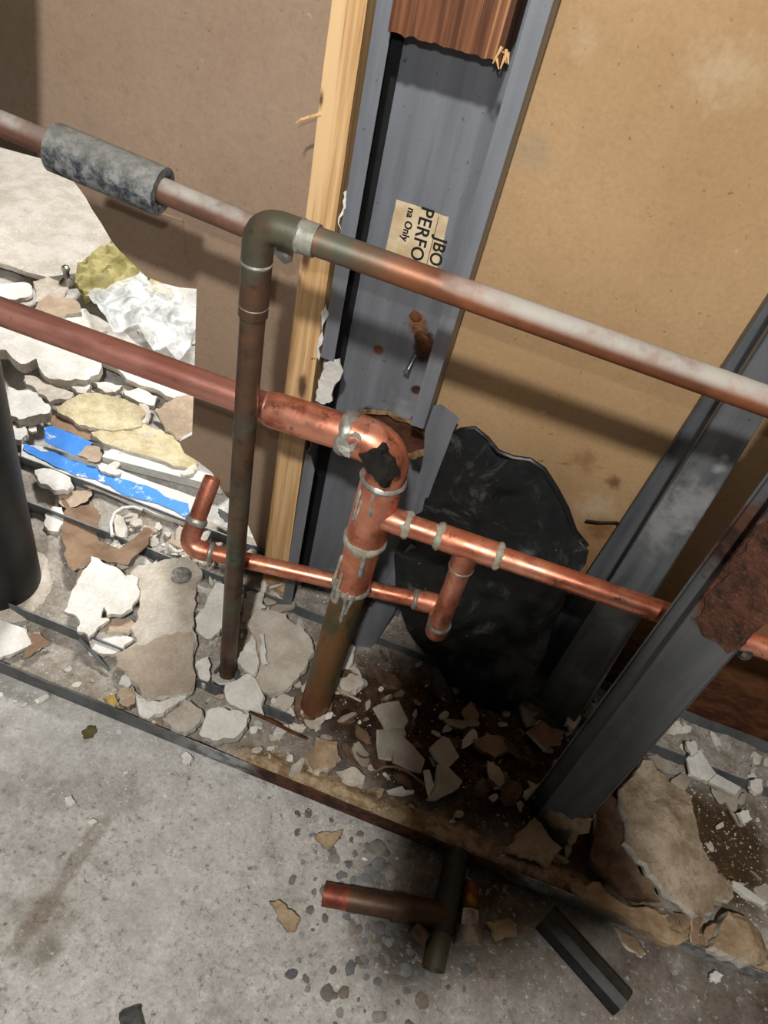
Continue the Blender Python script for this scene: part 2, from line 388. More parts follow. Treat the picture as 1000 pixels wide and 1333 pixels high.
def m_oldrun():
    m = Mt('dusty aged copper', .5, .5, .4)
    c = m.mix(m.ss(m.noise(14, 5), .35, .65), C(150,92,60), C(108,68,46))
    gr = m.ma('MULTIPLY', m.ss(m.axis(0), -.06, .0, 1, 0), m.ss(m.noise(18, 5), .35, .6, .3, 1))
    c = m.mix(gr, c, C(88,92,78))
    f = m.ma('MULTIPLY', m.ss(m.up(), -.05, .75), m.ss(m.noise(20, 6, .65), .3, .6, .35, 1))
    f = m.ma('MULTIPLY', f, m.ss(m.ma('ADD', m.axis(0), m.ma('MULTIPLY', m.ss(m.noise(12, 4), .3, .7), .08)), .07, .13, .12, 1))
    c = m.mix(f, c, C(166,161,153)); m.col(c)
    m.put(m.b.inputs['Metallic'], m.ss(f, 0, .7, .5, 0)); m.put(m.b.inputs['Roughness'], m.ss(f, 0, .7, .48, .9))
    m.bump(m.noise(150, 4), .15, .0008); return m.m
def m_riser_old():
    m = Mt('green stained copper', .45, .5, .45)
    c = m.mix(m.ss(m.noise(20, 5, scale3=(1,1,.4)), .38, .62), C(132,94,58), C(94,82,56))
    c = m.mix(m.ss(m.noise(30, 5, vec=m.obj, scale3=(1,1,.35)), .52, .62, 0, .9), c, C(70,78,58))
    c = m.mix(m.ss(m.noise(45, 4, scale3=(1,1,.3)), .6, .68, 0, .8), c, C(44,36,28))
    c = m.mix(m.ss(m.axis(2), .02, .09, .7, 0), c, C(150,84,58)); m.col(c); m.bump(m.noise(120, 4), .15, .001); return m.m
def m_sleeve():
    m = Mt('grey foam insulation', .9, 0, .2)
    c = m.mix(m.ss(m.noise(70, 8, .78), .38, .64), C(48,53,58), C(136,138,136))
    c = m.mix(m.ma('MULTIPLY', m.ss(m.up(), .2, .9), .45), c, C(150,148,140)); m.col(c); m.bump(m.noise(90, 5), .4, .002); return m.m
def m_sheet():
    m = Mt('black rubber sheet', .42, 0, .45)
    c = m.mix(m.ss(m.noise(12, 5), .3, .7), C(12,14,15), C(22,24,26))
    d = m.ma('MULTIPLY', m.ss(m.noise(10, 9, .76, dist=1.6), .50, .72), .55)
    c = m.mix(d, c, C(110,114,114)); c = m.mix(m.ss(m.noise(210, 2), .73, .77, 0, .7), c, C(150,150,146)); m.col(c)
    m.put(m.b.inputs['Roughness'], m.ss(d, 0, .5, .4, .85)); m.bump(m.noise(55, 5), .25, .002); return m.m
def m_bed():
    m = Mt('rubble and dust bed', .95, 0, .2)
    c = m.mix(m.ss(m.noise(22, 7, .7), .32, .68), C(190,183,172), C(148,138,124))
    c = m.mix(m.ss(m.noise(120, 4, .7), .55, .7, 0, .6), c, C(214,209,200))
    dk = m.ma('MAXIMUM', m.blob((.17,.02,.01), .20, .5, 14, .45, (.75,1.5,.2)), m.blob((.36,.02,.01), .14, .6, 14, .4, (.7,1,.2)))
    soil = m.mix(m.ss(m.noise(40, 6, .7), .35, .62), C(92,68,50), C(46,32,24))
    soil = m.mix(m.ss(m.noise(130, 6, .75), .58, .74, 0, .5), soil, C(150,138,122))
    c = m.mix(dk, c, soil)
    wet = m.blob(px(935,1100,z=.01), .10, .5, 25, .4)
    wc = m.mix(m.ss(m.noise(170, 3), .62, .68, 0, .9), C(84,66,46), C(214,208,196))
    c = m.mix(wet, c, wc)
    y = m.ma('ADD', m.axis(1), m.ma('MULTIPLY', m.ma('SUBTRACT', m.noise(30, 5), .5), .03))
    rdg = m.ma('MULTIPLY', m.ss(y, -.088, -.078, 1, 0), m.ss(m.axis(0), -.10, -.04))
    tan = m.mix(m.ss(m.noise(60, 5), .4, .62), C(196,172,138), C(150,124,92))
    c = m.mix(rdg, c, tan); c = m.mix(1.0, c, m.grey(m.ss(m.noise(170, 8, .8), .3, .7, .68, 1.1)), 'MULTIPLY'); m.col(c); m.bump(m.noise(110, 7, .7), .9, .005); return m.m
def m_flange():
    m = Mt('galvanised and rusted track edge', .6, .3, .35)
    c = m.mix(m.ss(m.noise(30, 5), .35, .65), C(112,114,114), C(84,87,90))
    x = m.ma('ADD', m.axis(0), m.ma('MULTIPLY', m.ma('SUBTRACT', m.noise(26, 5), .5), .10))
    c = m.mix(m.ma('MULTIPLY', m.ss(x, -.20, -.10, 0, .8), m.ss(m.noise(60, 5), .35, .6)), c, C(190,192,192))
    rs = m.ma('MULTIPLY', m.ss(x, -.07, -.03), m.ss(x, .30, .36, 1, 0))
    c = m.mix(rs, c, m.mix(m.ss(m.noise(70, 5), .4, .62), C(92,56,38), C(52,32,24)))
    du = m.ma('MULTIPLY', m.ss(x, .33, .40), m.ss(m.noise(40, 5), .3, .6, .2, .9))
    c = m.mix(m.ma('MULTIPLY', du, m.ss(x, .50, .56, 1, .3)), c, C(146,134,118))
    m.put(m.b.inputs['Metallic'], m.ss(rs, 0, 1, .3, 0)); m.put(m.b.inputs['Roughness'], m.ss(rs, 0, 1, .55, .9))
    m.col(c); m.bump(m.noise(120, 5), .4, .002); return m.m
def m_tape():
    m = Mt('blue painter tape', .6, 0, .3)
    c = m.mix(m.ss(m.noise(12, 5), .3, .7), C(58,128,214), C(72,148,232))
    c = m.mix(m.ss(m.noise(45, 7, .75), .56, .63, 0, .9), c, C(220,222,220)); m.col(c); m.bump(m.noise(80, 4), .2, .001); return m.m
def m_cloth():
    m = Mt('olive rag', .95, 0, .1)
    c = m.mix(m.ss(m.noise(30, 5), .35, .65), C(178,170,120), C(142,134,86)); m.col(c)
    wv = m.n('ShaderNodeTexWave'); wv.inputs['Scale'].default_value = 160; m.put(wv.inputs['Vector'], m.P)
    m.bump(wv.outputs['Fac'], .3, .001); return m.m
def m_bag():
    m = Mt('clear plastic film', .28, 0, .6)
    m.b.inputs['Base Color'].default_value = C(238,243,242); m.put(m.b.inputs['Alpha'], m.ss(m.noise(26, 5, dist=1.5), .35, .65, .40, .80))
    m.bump(m.noise(60, 6, dist=2), .6, .003); return m.m
def m_label():
    m = Mt('aged paper label', .7, 0, .3)
    c = m.mix(m.ss(m.noise(30, 5), .35, .65), C(216,198,166), C(190,166,128))
    c = m.mix(m.ss(m.noise(70, 5), .58, .7, 0, .5), c, C(236,228,212)); m.col(c); return m.m
CONC = m_concrete(); BL = m_board('brown drywall backing paper', (166,143,122), (154,130,109), False); BR = m_board('tan drywall backing paper', (184,152,113), (168,136,98), True)
PINE = m_pine(); BLOCK = m_block(); COP = m_copper('new copper'); COPO = m_copper('tarnished copper', False); RUN = m_oldrun(); COPD = m_copper_dull(); RISO = m_riser_old()
SLEEVE = m_sleeve(); SHEET = m_sheet(); BED = m_bed(); FLG = m_flange(); TAPE = m_tape(); CLOTH = m_cloth(); BAG = m_bag(); LAB = m_label()
GALV = m_steel('galvanised track', (120,124,126), (96,100,104))
INK = Mt('black ink', .7).col(C(26,24,22)).m
RUST = plain('flaking rust', (112,66,40), (64,36,24), 45, .95, bump=1.0, bs=90, bd=.004, speck=(150,104,62))
SHADE = plain('channel shade black', (30,31,32), (22,23,24), 30, .6, bump=.1)  # near-black colour for the shade beside the left lip
yF, yB, tR, tB = -.118, -.035, .135, .212          # flange planes of the two floor tracks
yW = .215                                          # face of the wall boards

# ------------------------------------------------------------------ setting
def hfl(x, y): return 0.0022*noise.noise(Vector((x*9, y*9, 1))) + .0016*noise.noise(Vector((x*31, y*31, 5)))
V = []; Fc = []; nx, ny = 220, 240; X0, X1, Y0, Y1 = -1.9, 1.7, -1.6, 2.6
for j in range(ny+1):
    for i in range(nx+1):
        x = X0+(X1-X0)*i/nx; y = Y0+(Y1-Y0)*j/ny; V.append((x, y, hfl(x, y)-.002))
for j in range(ny):
    for i in range(nx):
        a = j*(nx+1)+i; Fc.append((a, a+1, a+nx+2, a+nx+1))
floor = mk('floor', V, Fc, CONC, smooth=True, origin=(0,0,0), sharp=False, kind='structure')
def board(name, pts, y, th, mat, parent=None, edge=GYPW, jg=.0, lev=0, lean=0, **k):
    P2 = [Vector((p.x, p.z)) for p in pts]
    if lev: P2 = jag(P2, jg, lev)
    V2, E, T = cdt(P2, .9); zt = max(p.y for p in P2); g = G(); n = len(V2)
    Vf = [(p.x, y + lean*(zt-p.y), p.y) for p in V2]; Vb = [(p.x, y+th + lean*(zt-p.y), p.y) for p in V2]
    g.add(Vf+Vb, [tuple(t) for t in T], 0); es = set()
    for t in T: es |= {(t[0],t[1]), (t[1],t[2]), (t[2],t[0])}
    for t in T: g.F.append((t[0]+n, t[2]+n, t[1]+n)); g.M.append(0)
    for a, b in es:
        if (b,a) not in es: g.F.append((a,b,b+n,a+n)); g.M.append(1)
    return g.mk(name, [mat, edge], parent, **k)
W = lambda x, z: Vector((x, yW, z))
hole = [px(*p, y=yW) for p in ((-6,190),(30,200),(52,206),(75,218),(98,234),(112,256),(128,284),(146,315),(165,335),(190,360),(210,368),(240,374),(256,376),(254,450),(252,520),(250,566),(233,575),(240,590),(257,600),(276,615),(290,640),(318,672))]
wl = board('wall_left', [W(-1.7,-.0), W(-1.7,2.3), W(-.119,2.3), W(-.119,0), px(345,735,y=yW)] + hole[::-1] + [W(-.62,.575), W(-.95,.55), W(-1.1,.3), W(-1.12,0)], yW, .013, BL, kind='structure')
fl = [px(*p, y=yW-.003) for p in ((96,236),(237,287),(240,331),(252,352),(258,362),(252,377),(210,370),(190,362),(165,337),(146,317),(128,286),(112,258))]
board('torn_paper_flap', fl, yW-.0035, .003, BL, wl, PAPT, .05, 1, .035)
board('wall_right', [W(-.119,0), W(-.119,2.3), W(1.5,2.3), W(1.5,0)], yW+.0015, .013, BR, kind='structure')
G().box((-1.9,2.58,0),(1.7,2.6,2.6)).mk('wall_far', PAPW, kind='structure')

def track(name, y0, y1, mat, label):
    t = thing(name, (-.2, (y0+y1)/2, 0), label, 'track')
    G().box((-1.6,y0,0),(1.4,y1,.0012)).mk('track_web', mat, t)
    for k, y in (('front_flange', y0), ('rear_flange', y1)):
        g = G(); N = 160; V = []; Fq = []
        for i in range(N+1):
            x = -1.6+3.0*i/N; w = .0014*noise.noise(Vector((x*14, y*20, 2))); h = (.030+.0022*noise.noise(Vector((x*22, y*9, 4))))*(.14 if (y == yB and x > -.02) else 1)
            V += [(x, y-.0008+w*.3, 0), (x, y-.0008+w, h), (x, y+.0008+w, h), (x, y+.0008+w*.3, 0)]
        for i in range(N):
            a = 4*i
            for q in range(3): Fq.append((a+q, a+q+1, a+q+5, a+q+4))
        g.add(V, Fq).mk(k, FLG if (y == yF) else mat, t, True)
    return t
track('floor_track', yF, yB, GALV, 'steel floor track nearest the camera, rusty along the middle of its front edge')
track('floor_track', tR, tB, GALV, 'dusty steel floor track along the foot of the back wall boards')

def hb(x, y):
    """height of the rubble bed"""
    n1 = noise.noise(Vector((x*16, y*16, 0))); n2 = noise.noise(Vector((x*45, y*45, 7))); n3 = noise.noise(Vector((x*120, y*120, 3)))
    h = .008 + .006*n1 + .005*n2 + .002*n3
    ctr = max(0, 1-((x-.16)/.22)**2); h += .007*ctr
    r = max(0, 1-abs(y+.104)/.022) if x > -.10 else 0; h += r*.020*min(1, max(0, (x+.10)/.1))
    l = max(0, 1-((x+.47)/.16)**2); h += .004*l
    return max(.0015, h) if x > -.33 or y > -.03 else max(.0015, h*.6)
V = []; Fc = []; bx0, bx1, by0, by1 = -.80, .95, yF+.001, .25; nx, ny = 300, 62
for j in range(ny+1):
    for i in range(nx+1):
        x = bx0+(bx1-bx0)*i/nx; y = by0+(by1-by0)*j/ny; e = min(1, min(x-bx0, bx1-x)/.05, (by1-y)/.02)
        V.append((x, y, hb(x, y)*max(e, 0)-.001))
for j in range(ny):
    for i in range(nx):
        a = j*(nx+1)+i; Fc.append((a, a+1, a+nx+2, a+nx+1))
meta(mk('rubble_bed', V, Fc, BED, smooth=True, sharp=False), 'lumpy bed of dust, soil and plaster crumbs between the tracks', 'rubble', kind='stuff')

# ------------------------------------------------------------------ studs
def prism(poly, p0, p1):
    """poly: (x,y) outline, swept from p0 to p1 (foot and head)"""
    n = len(poly); p0 = Vector(p0); p1 = Vector(p1)
    V = [p0+Vector((a,b,0)) for a,b in poly]+[p1+Vector((a,b,0)) for a,b in poly]
    return V, [tuple(range(n))[::-1], tuple(range(n,2*n))]+[(i,(i+1)%n,(i+1)%n+n,i+n) for i in range(n)]
def rect(x0, y0, x1, y1): return [(x0,y0),(x1,y0),(x1,y1),(x0,y1)]

# the middle stud, open towards the camera
SMID = m_steel('blue grey steel', (134,138,145), (114,118,125),
    rust=((px(493,455,y=.195), .0065, (112,70,48), (1,1,1)), (px(542,507,y=.195), .0075, (98,58,44), (1,1,1)), (px(545,425,y=.195), .012, (120,84,56), (1,1,.7)), (px(552,452,y=.195), .013, (70,42,28), (1,1,.55)),
          (px(512,570,y=.195), .050, (92,60,40), (1,1,1.4)), (px(548,600,y=.195), .018, (50,44,38), (1,1,.8)), (px(478,545,y=.195), .010, (60,48,38), (1,1,.5))),
    dust=((px(520,545,y=.195), .03, .6, (1,1,1)), (px(440,745,y=.195), .02, .3, (1,1,3))))
ms = thing('metal_stud', (-.05, .17, 0), 'wide blue-grey steel stud with a paper label, open channel facing the camera', 'stud')
xl, xr = -.1065, .020; yweb = .195
HC = px(511, 567, y=yweb)                           # torn hole behind the copper elbow
hp = [Vector((HC.x+math.cos(t)*.047*(1+.12*math.sin(3*t+1))*rnd(.93,1.07), HC.z+math.sin(t)*.032*rnd(.9,1.1))) for t in [2*math.pi*i/28 for i in range(28)]]
outer = [Vector((xl,0)), Vector((xr+.045,0)), Vector((xr+.045,.33)), Vector((xr,.38)), Vector((xr,2.2)), Vector((xl,2.2))]
def ringmesh(outer, inner, y, th, name, mat, parent):
    pts = outer+inner; no = len(outer); ni = len(inner)
    r = delaunay_2d_cdt(pts, [(i,(i+1)%no) for i in range(no)]+[(no+i,no+(i+1)%ni) for i in range(ni)], [], 1, 1e-7)
    T = [t for t in r[2] if not inside(sum((r[0][i] for i in t), Vector((0,0)))/3, inner)]
    n = len(r[0]); g = G(); g.add([(p.x,y,p.y) for p in r[0]]+[(p.x,y+th,p.y) for p in r[0]], [tuple(t) for t in T])
    for t in T: g.F.append(tuple(i+n for i in t)); g.M.append(0)
    es = set()
    for t in T: es |= {(t[0],t[1]),(t[1],t[2]),(t[2],t[0])}
    for a, b in es:
        if (b,a) not in es: g.F.append((a,b,b+n,a+n)); g.M.append(0)
    return g.mk(name, mat, parent)
ringmesh(outer, hp, yweb, .0015, 'stud_web', SMID, ms)
# ragged burnt rim of the hole
g = G(); n = len(hp)
for i in range(n):
    p = hp[i]; o = (p-Vector((HC.x,HC.z)))
    g.V += [Vector((HC.x+o.x*1.13*rnd(.96,1.06), yweb-.0015, HC.z+o.y*1.13)), Vector((HC.x+o.x*rnd(.98,1.05), yweb-.005*rnd(.6,1.5), HC.z+o.y*rnd(.98,1.06))), Vector((HC.x+o.x*rnd(.82,.92), yweb+.002, HC.z+o.y*rnd(.82,.92)))]
for i in range(n):
    a, b = 3*i, 3*((i+1) % n); g.F += [(a,b,b+1,a+1), (a+1,b+1,b+2,a+2)]; g.M += [0,0]
g.mk('burnt_hole_rim', plain('charred foam rim', (150,122,84), (84,54,34), 70, .95, bump=.9, bs=120, bd=.003), ms, label='brown charred rim of the hole behind the elbow')
mk('hole_backing', *tube([(HC.x,yweb+.003,HC.z),(HC.x,yweb+.014,HC.z)], .062, 20), plain('brown wet insulation', (92,58,40), (58,34,24), 40, .95, bump=.8), ms)
lipT = px(432, 470, y=.136).z; lipB = px(400, 592, y=.136).z
G().box((xl-.0015,.136,0),(xl,yweb,lipB)).box((xl-.0015,.136,lipT),(xl,yweb,2.2)).box((xl-.0015,.150,lipB),(xl,yweb,lipT)).mk('left_flange', SMID, ms)
g = G(); zs = [0, lipB-.03, lipB-.012, lipB]
V, Fq = prism(rect(xl,.136,xl+.0135,.1375), (0,0,lipT), (0,0,2.2)); g.add(V, Fq); V, Fq = prism(rect(xl,.136,xl+.0130,.1375), (0,0,0), (0,0,lipB-.022)); g.add(V, Fq)
g.add([(xl,.136,lipB-.022),(xl+.0130,.136,lipB-.022),(xl+.006,.136,lipB),(xl,.136,lipB),(xl,.1375,lipB-.022),(xl+.0130,.1375,lipB-.022),(xl+.006,.1375,lipB),(xl,.1375,lipB)], [(0,1,2,3),(4,7,6,5),(1,5,6,2),(2,6,7,3),(0,3,7,4)])
g.mk('left_lip', SMID, ms, label='bright narrow returned lip, torn away for a stretch above the elbow')
G().box((xl+.0005,.188,0),(-.0915,.1948,lipB)).box((xl+.0005,.188,lipB+.03),(-.0955,.1948,2.2)).mk('channel_shade_strip', SHADE, ms, label='near-black strip standing for the shade in the channel beside the left lip')  # shade behind the lip, painted as a near-black strip
zc = px(555, 560, y=.136).z
G().box((xr,.136,zc),(xr+.0015,yweb,2.2)).mk('right_flange', SMID, ms)
V, Fq = prism([(xr,.136),(xr-.014,.1355),(xr-.014,.1370),(xr,.1375)], (0,0,zc), (0,0,2.2)); mk('right_lip', V, Fq, SMID, ms)
slab('bent_flange', [(553,530),(574,527),(598,545),(590,562),(568,620),(552,662),(540,700),(530,690),(540,640),(552,590)], 0, .0015, SMID, amp=.0006, plane=((0.05,.172,.3),(.12,-1,0.06)), parent=ms, jagged=.03)
slab('bent_flange', [(480,800),(535,708),(542,712),(520,770),(512,800),(470,862),(440,852)], 0, .0015, SMID, amp=.001, plane=((0.03,.13,.1),(.35,-1,0.1)), parent=ms, jagged=.03)
slab('plaster_smear', [(421,474),(442,468),(436,500),(432,522),(418,526),(410,522),(414,498)], 0, .004, GYPW, amp=.002, plane=((-.1,.137,.4),(0,-1,0)), parent=ms, label='white plaster smear where the lip is torn')
slab('paper_sliver', [(453,243),(450,270),(444,300),(440,290),(446,262)], 0, .001, GYPW, plane=((-.11,.1355,.5),(0,-1,0)), parent=ms)
slab('paper_sliver', [(424,395),(428,410),(421,440),(415,470),(413,462),(419,420)], 0, .001, GYPW, plane=((-.11,.1355,.5),(0,-1,0)), parent=ms)
# label
L3 = [px(*p, y=yweb-.0012) for p in ((516,260),(584,284),(569,352),(500,330))]
slab('paper_label', [(516,260),(550,271),(584,283),(578,312),(568,356),(534,345),(500,334),(508,298)], 0, .0008, LAB, amp=.0003, plane=((0,yweb-.0012,.5),(0,-1,0)), parent=ms, jagged=.02, label='torn yellowed paper label with black letters')
plab = [o for o in ms.children if o.name.startswith('paper_label')][0]
def text(s, size, at, name='lettering', squash=1.0):
    cu = bpy.data.curves.new(name, 'FONT'); cu.body = s; cu.size = size; cu.extrude = .0001; cu.offset = .00025; cu.align_y = 'CENTER'; cu.space_character = 1.05
    o = bpy.data.objects.new(name, cu); COL.objects.link(o); cu.materials.append(INK)
    me = bpy.data.meshes.new_from_object(o); bpy.data.objects.remove(o); me.name = name; me.materials.clear(); me.materials.append(INK)
    o = bpy.data.objects.new(name, me); COL.objects.link(o)
    o.parent = plab; o.matrix_local = Matrix.Translation(at - LOC[ms.name]) @ Matrix(((0,1,0,0),(0,0,-1,0),(-1*squash,0,0,0),(0,0,0,1)))
    return o
yt = yweb-.0019
text('PERFO', .0190, px(557,270,y=yt))
text('JBO', .0180, px(574,310,y=yt))
text('na Only', .0105, px(536,271,y=yt))
G().box((px(571,282,y=yt).x, yt, px(553,345,y=yt).z),(px(571,282,y=yt).x+.0006, yt+.0003, px(571,282,y=yt).z)).mk('rule_line', INK, plab)
# screw pin and rust lump on the web
p = px(541,462,y=yweb); mk('screw', *tube([p, p+Vector((-.002,-.014,-.012)), p+Vector((-.003,-.018,-.0155))], [.0028,.0028,.004], 12), CHROME, ms)
for (u,v,s) in ((541,412,.007),(548,440,.008),(556,452,.006),(540,545,.005),(556,548,.004)):
    c = px(u,v,y=yweb-.001); g = G(); bm = bmesh.new(); bmesh.ops.create_icosphere(bm, subdivisions=2, radius=s)
    for q in bm.verts: q.co *= 1+.5*noise.noise(q.co*300+Vector((u,v,0))); q.co.y *= .35
    g.add([c+q.co for q in bm.verts], [tuple(x.index for x in f.verts) for f in bm.faces]); bm.free(); g.mk('rust_lump', RUST, ms)

# pine stud
wd = thing('pine_stud', (-.145, .18, 0), 'pale yellow pine stud with dark knots, left of the wide steel stud', 'stud')
g = G(); N = 40; V = []; Fq = []
x0b, x0t = px(345,720,y=.163).x, px(432,0,y=.163).x; x1b, x1t = px(378,720,y=.163).x, px(478,0,y=.163).x
for i in range(N+1):
    z = 2.2*i/N if i > 20 else .8*i/20; q = z/.80; a = x0b+(x0t-x0b)*min(q,1.4)+.0012*noise.noise(Vector((z*14,0,0))); b = x1b+(x1t-x1b)*min(q,1.4)+.0008*noise.noise(Vector((z*12,5,0)))
    V += [(a,.163,z),(b,.163,z),(b,.2135,z),(a,.2135,z)]
for i in range(N):
    for k in range(4): Fq.append((4*i+k,4*i+(k+1)%4,4*i+4+(k+1)%4,4*i+4+k))
Fq += [(3,2,1,0),(4*N,4*N+1,4*N+2,4*N+3)]
mk('lumber', V, Fq, PINE, wd)
p = px(418,148,y=.163); mk('splinter', *tube([p, p+Vector((-.016,-.006,-.008)), px(386,160,y=.15)], [.0016,.0012,.0006], 6), PINE, wd)
p = px(411,466,y=.163); mk('splinter', *tube([p, p+Vector((-.004,-.006,.003))], [.0012,.0005], 6), PINE, wd)

# wood block in the channel
P4 = [px(*p, y=.122) for p in ((505,40),(660,75))]
bk = thing('wood_block', (-.045,.165,P4[0].z), 'short reddish-brown timber block with splintered end, wedged in the steel channel', 'wood')
g = G(); N = 26; V = []; Fq = []
for i in range(N+1):
    x = P4[0].x + (P4[1].x-.004-P4[0].x)*i/N; zb = P4[0].z+.003*i/N+ .0025*noise.noise(Vector((x*160,0,0)))
    V += [(x,.122,zb),(x,.185,zb+rnd(-.002,.002)),(x,.185,1.05),(x,.122,1.05)]
for i in range(N):
    for k in range(4): Fq.append((4*i+k,4*i+(k+1)%4,4*i+4+(k+1)%4,4*i+4+k))
Fq += [(3,2,1,0),(4*N,4*N+1,4*N+2,4*N+3)]
mk('timber', V, Fq, BLOCK, bk)
for k in range(7):
    p = P4[1]+Vector((rnd(-.010,.002), -.003, rnd(-.004,.008))); mk('splinter', *tube([p, p+Vector((rnd(-.004,.006), rnd(-.008,-.002), rnd(-.012,.004)))], [.0014,.0005], 5), PINE, bk)

def cstud(name, label, L, R, S, mat, zm, th=.0018):
    """C channel open to the left; L, R = edges of the front face, S = left edge of the rear flange, each (foot, head)"""
    def at(e, z): q = (z-e[0].z)/(e[1].z-e[0].z); p = e[0]+(e[1]-e[0])*q; return Vector((p.x, p.y))
    t = thing(name, ((L[0].x+R[0].x)/2, (L[0].y+S[0].y)/2, 0), label, 'stud'); Zs = (0, zm, 1.6); rows = {}
    for z in Zs:
        l, r, q = (at(e, min(z, zm)) for e in (L, R, S)); u = (r-l).normalized(); n = Vector((-u.y, u.x)); rb = r + n*max(.02, (q-l).dot(n))
        for k, poly in (('front_flange', (l, r, r+n*th, l+n*th)), ('stud_web', (r-u*th, r, rb, rb-u*th)), ('rear_flange', (q, rb, rb+n*th, q+n*th)),
                        ('front_lip', (l, l+u*th, l+u*th+n*.009, l+n*.009)), ('rear_lip', (q-n*.010, q-n*.010+u*th, q+u*th, q))):
            rows.setdefault(k, []).extend(Vector((p.x, p.y, z)) for p in poly)
    for k, q in rows.items():
        F4 = [(3,2,1,0),(8,9,10,11)]
        for b in (0,4): F4 += [(b+i, b+(i+1)%4, b+4+(i+1)%4, b+4+i) for i in range(4)]
        mk(k, q, F4, mat, t)
    return t
D = lambda u,v,y,r,k,sq: (px(u,v,y=y), r, k, sq)
SRE = m_steel('dusty galvanised steel', (112,115,118), (86,90,95), dust=(D(905,655,.136,.030,.75,(1,1,.8)), D(858,680,.136,.03,.6,(1,1,.7)), D(935,610,.136,.008,.9,(1,1,1)), D(945,595,.136,.006,.9,(1,1,1)), D(800,790,.136,.035,.5,(1,1,1)), D(760,880,.136,.03,.35,(1,1,1))))
cstud('metal_stud', 'dusty grey steel stud rising behind the bright copper branch, right of the black sheet',
      (px(700,905,y=.141), px(1000,430,y=.141)), (px(745,945,y=.113), px(960,600,y=.135)), (px(690,860,y=.203), px(990,400,y=.203)), SRE, .74)
nL, nR, nS = (px(700,1060,y=-.035), px(1000,660,y=-.035)), (px(735,1100,y=-.061), px(1000,800,y=-.061)), (px(690,1040,y=-.006), px(1000,620,y=-.006))
fn = (nR[0]-nL[0]).cross(nL[1]-nL[0]).normalized(); fn = fn if fn.y > 0 else -fn; fm = nL[0]
fq = lambda u, v: pxp(u, v, fm, fn)
SFR = m_steel('rust flaked grey steel', (112,113,114), (92,94,96), rust=((fq(965,735), .050, (84,54,42), (1,1,.8)), (fq(935,790), .026, (104,64,44), (1,1,.8)), (fq(985,800), .03, (104,64,44), (1,1,.8))),
              dust=((fq(720,1062), .012, .7, (1,1,1)), (fq(950,700), .02, .4, (1,1,1)), (fq(985,690), .014, .9, (1,1,1))))
fs = cstud('metal_stud', 'grey steel stud nearest the camera with a large rust patch near its top', nL, nR, nS, SFR, .66)
slab('rust_flake', [(905,805),(925,770),(950,735),(975,705),(998,680),(1022,680),(1022,790),(1000,812),(985,822),(970,838),(948,850),(915,826)], 0, .0025, plain('dark flaking rust', (96,60,46), (58,38,30), 40, .95, bump=1.0, bs=90, bd=.004, speck=(132,96,66)),
     amp=.0022, ns=60, plane=(fm-fn*.0016, -fn), parent=fs, step=.008, label='raised patch of brown flaking rust')
slab('plaster_smear', [(708,1062),(722,1058),(762,1066),(776,1060),(748,1098),(735,1102),(744,1080),(716,1076)], 0, .0015, TANM, plane=(fm-fn*.0012, -fn), parent=fs, label='tan mortar smear near the foot')

# ------------------------------------------------------------------ pipes
# aged standpipe and its run to the right
S0 = px(295,888,z=0); S0.y = -.004; top = px(338,288,y=-.005)
sp = thing('standpipe', (S0.x,S0.y,0), 'tall tarnished copper standpipe turning at its top into the dusty pipe running right', 'pipe')
SB = px(295,888,y=-.005); SB.z = 0
rr = Vector((.75,-.005,top.z-.006))
cor = top.copy()
d1 = (cor-SB).normalized(); d2 = (rr-cor).normalized()
mk('upright_pipe', *tube([SB, cor-d1*.028], .0111), COPO, sp, True)
mk('elbow', *tube(fillet([cor-d1*.034, cor, cor+d2*.034], .019), .0128), COPO, sp, True)
mk('horizontal_pipe', *tube([cor+d2*.03, rr], .0111), RUN, sp, True)
for c, d, r in ((cor-d1*.034, d1, .0136), (cor-d1*.074, d1, .0130), (cor+d2*.034, d2, .0136)):
    mk('solder_ring', *tube([c-d*.003, c, c+d*.003], [r-.0015,r,r-.0015]), SOLD, sp, True)
mk('coupling', *tube([cor-d1*.036, cor-d1*.084], .0127), COPO, sp, True); mk('elbow_collar', *tube([cor+d2*.034, cor+d2*.047], .0128), plain('greenish solder', (150,150,138), (108,112,98), 60, .5, .3), sp, True)
mk('floor_collar', *tube([SB+Vector((0,0,-.001)), SB+Vector((0,0,.012)), SB+Vector((0,0,.016))], [.021,.019,.0115], 20), plain('grey pipe collar', (92,90,88), (64,62,60), 40, .8), sp, True)
# left run behind
A = px(-260,52,y=.05); A = Vector((-.95,.05,px(0,160,y=.05).z+.004)); Bp = px(366,331,y=.05)
lp = thing('pipe', (Bp.x,.05,Bp.z), 'dusty aged copper pipe along the left board, ending behind the standpipe', 'pipe')
Lq = px(60,186,y=.05); dd = (Bp-Lq).normalized(); A = px(-6,158,y=.05)
mk('pipe_length', *tube([A, px(352,306,y=.05)], .0108), plain('dusty brown pipe', (118,84,68), (92,66,56), 18, .6, .2, bump=.15, dust=(172,166,158), dusta=1.0), lp, True)
E0 = px(352,306,y=.05)
mk('cut_end', *tube([E0-dd*.004, E0+dd*.007, E0+dd*.016+Vector((0,-.004,-.006)), E0+dd*.021+Vector((0,-.008,-.012))], [.0118,.0118,.009,.004]), SOLD, lp, True)
s0, s1 = px(72,192,y=.05), px(212,250,y=.05)
sl = hollow([s0, (s0+s1)/2, s1], .0205, .0075, 26).mk('insulation_sleeve', SLEEVE, smooth=True, label='grey dusty foam insulation sleeve around the left pipe', cat='insulation')
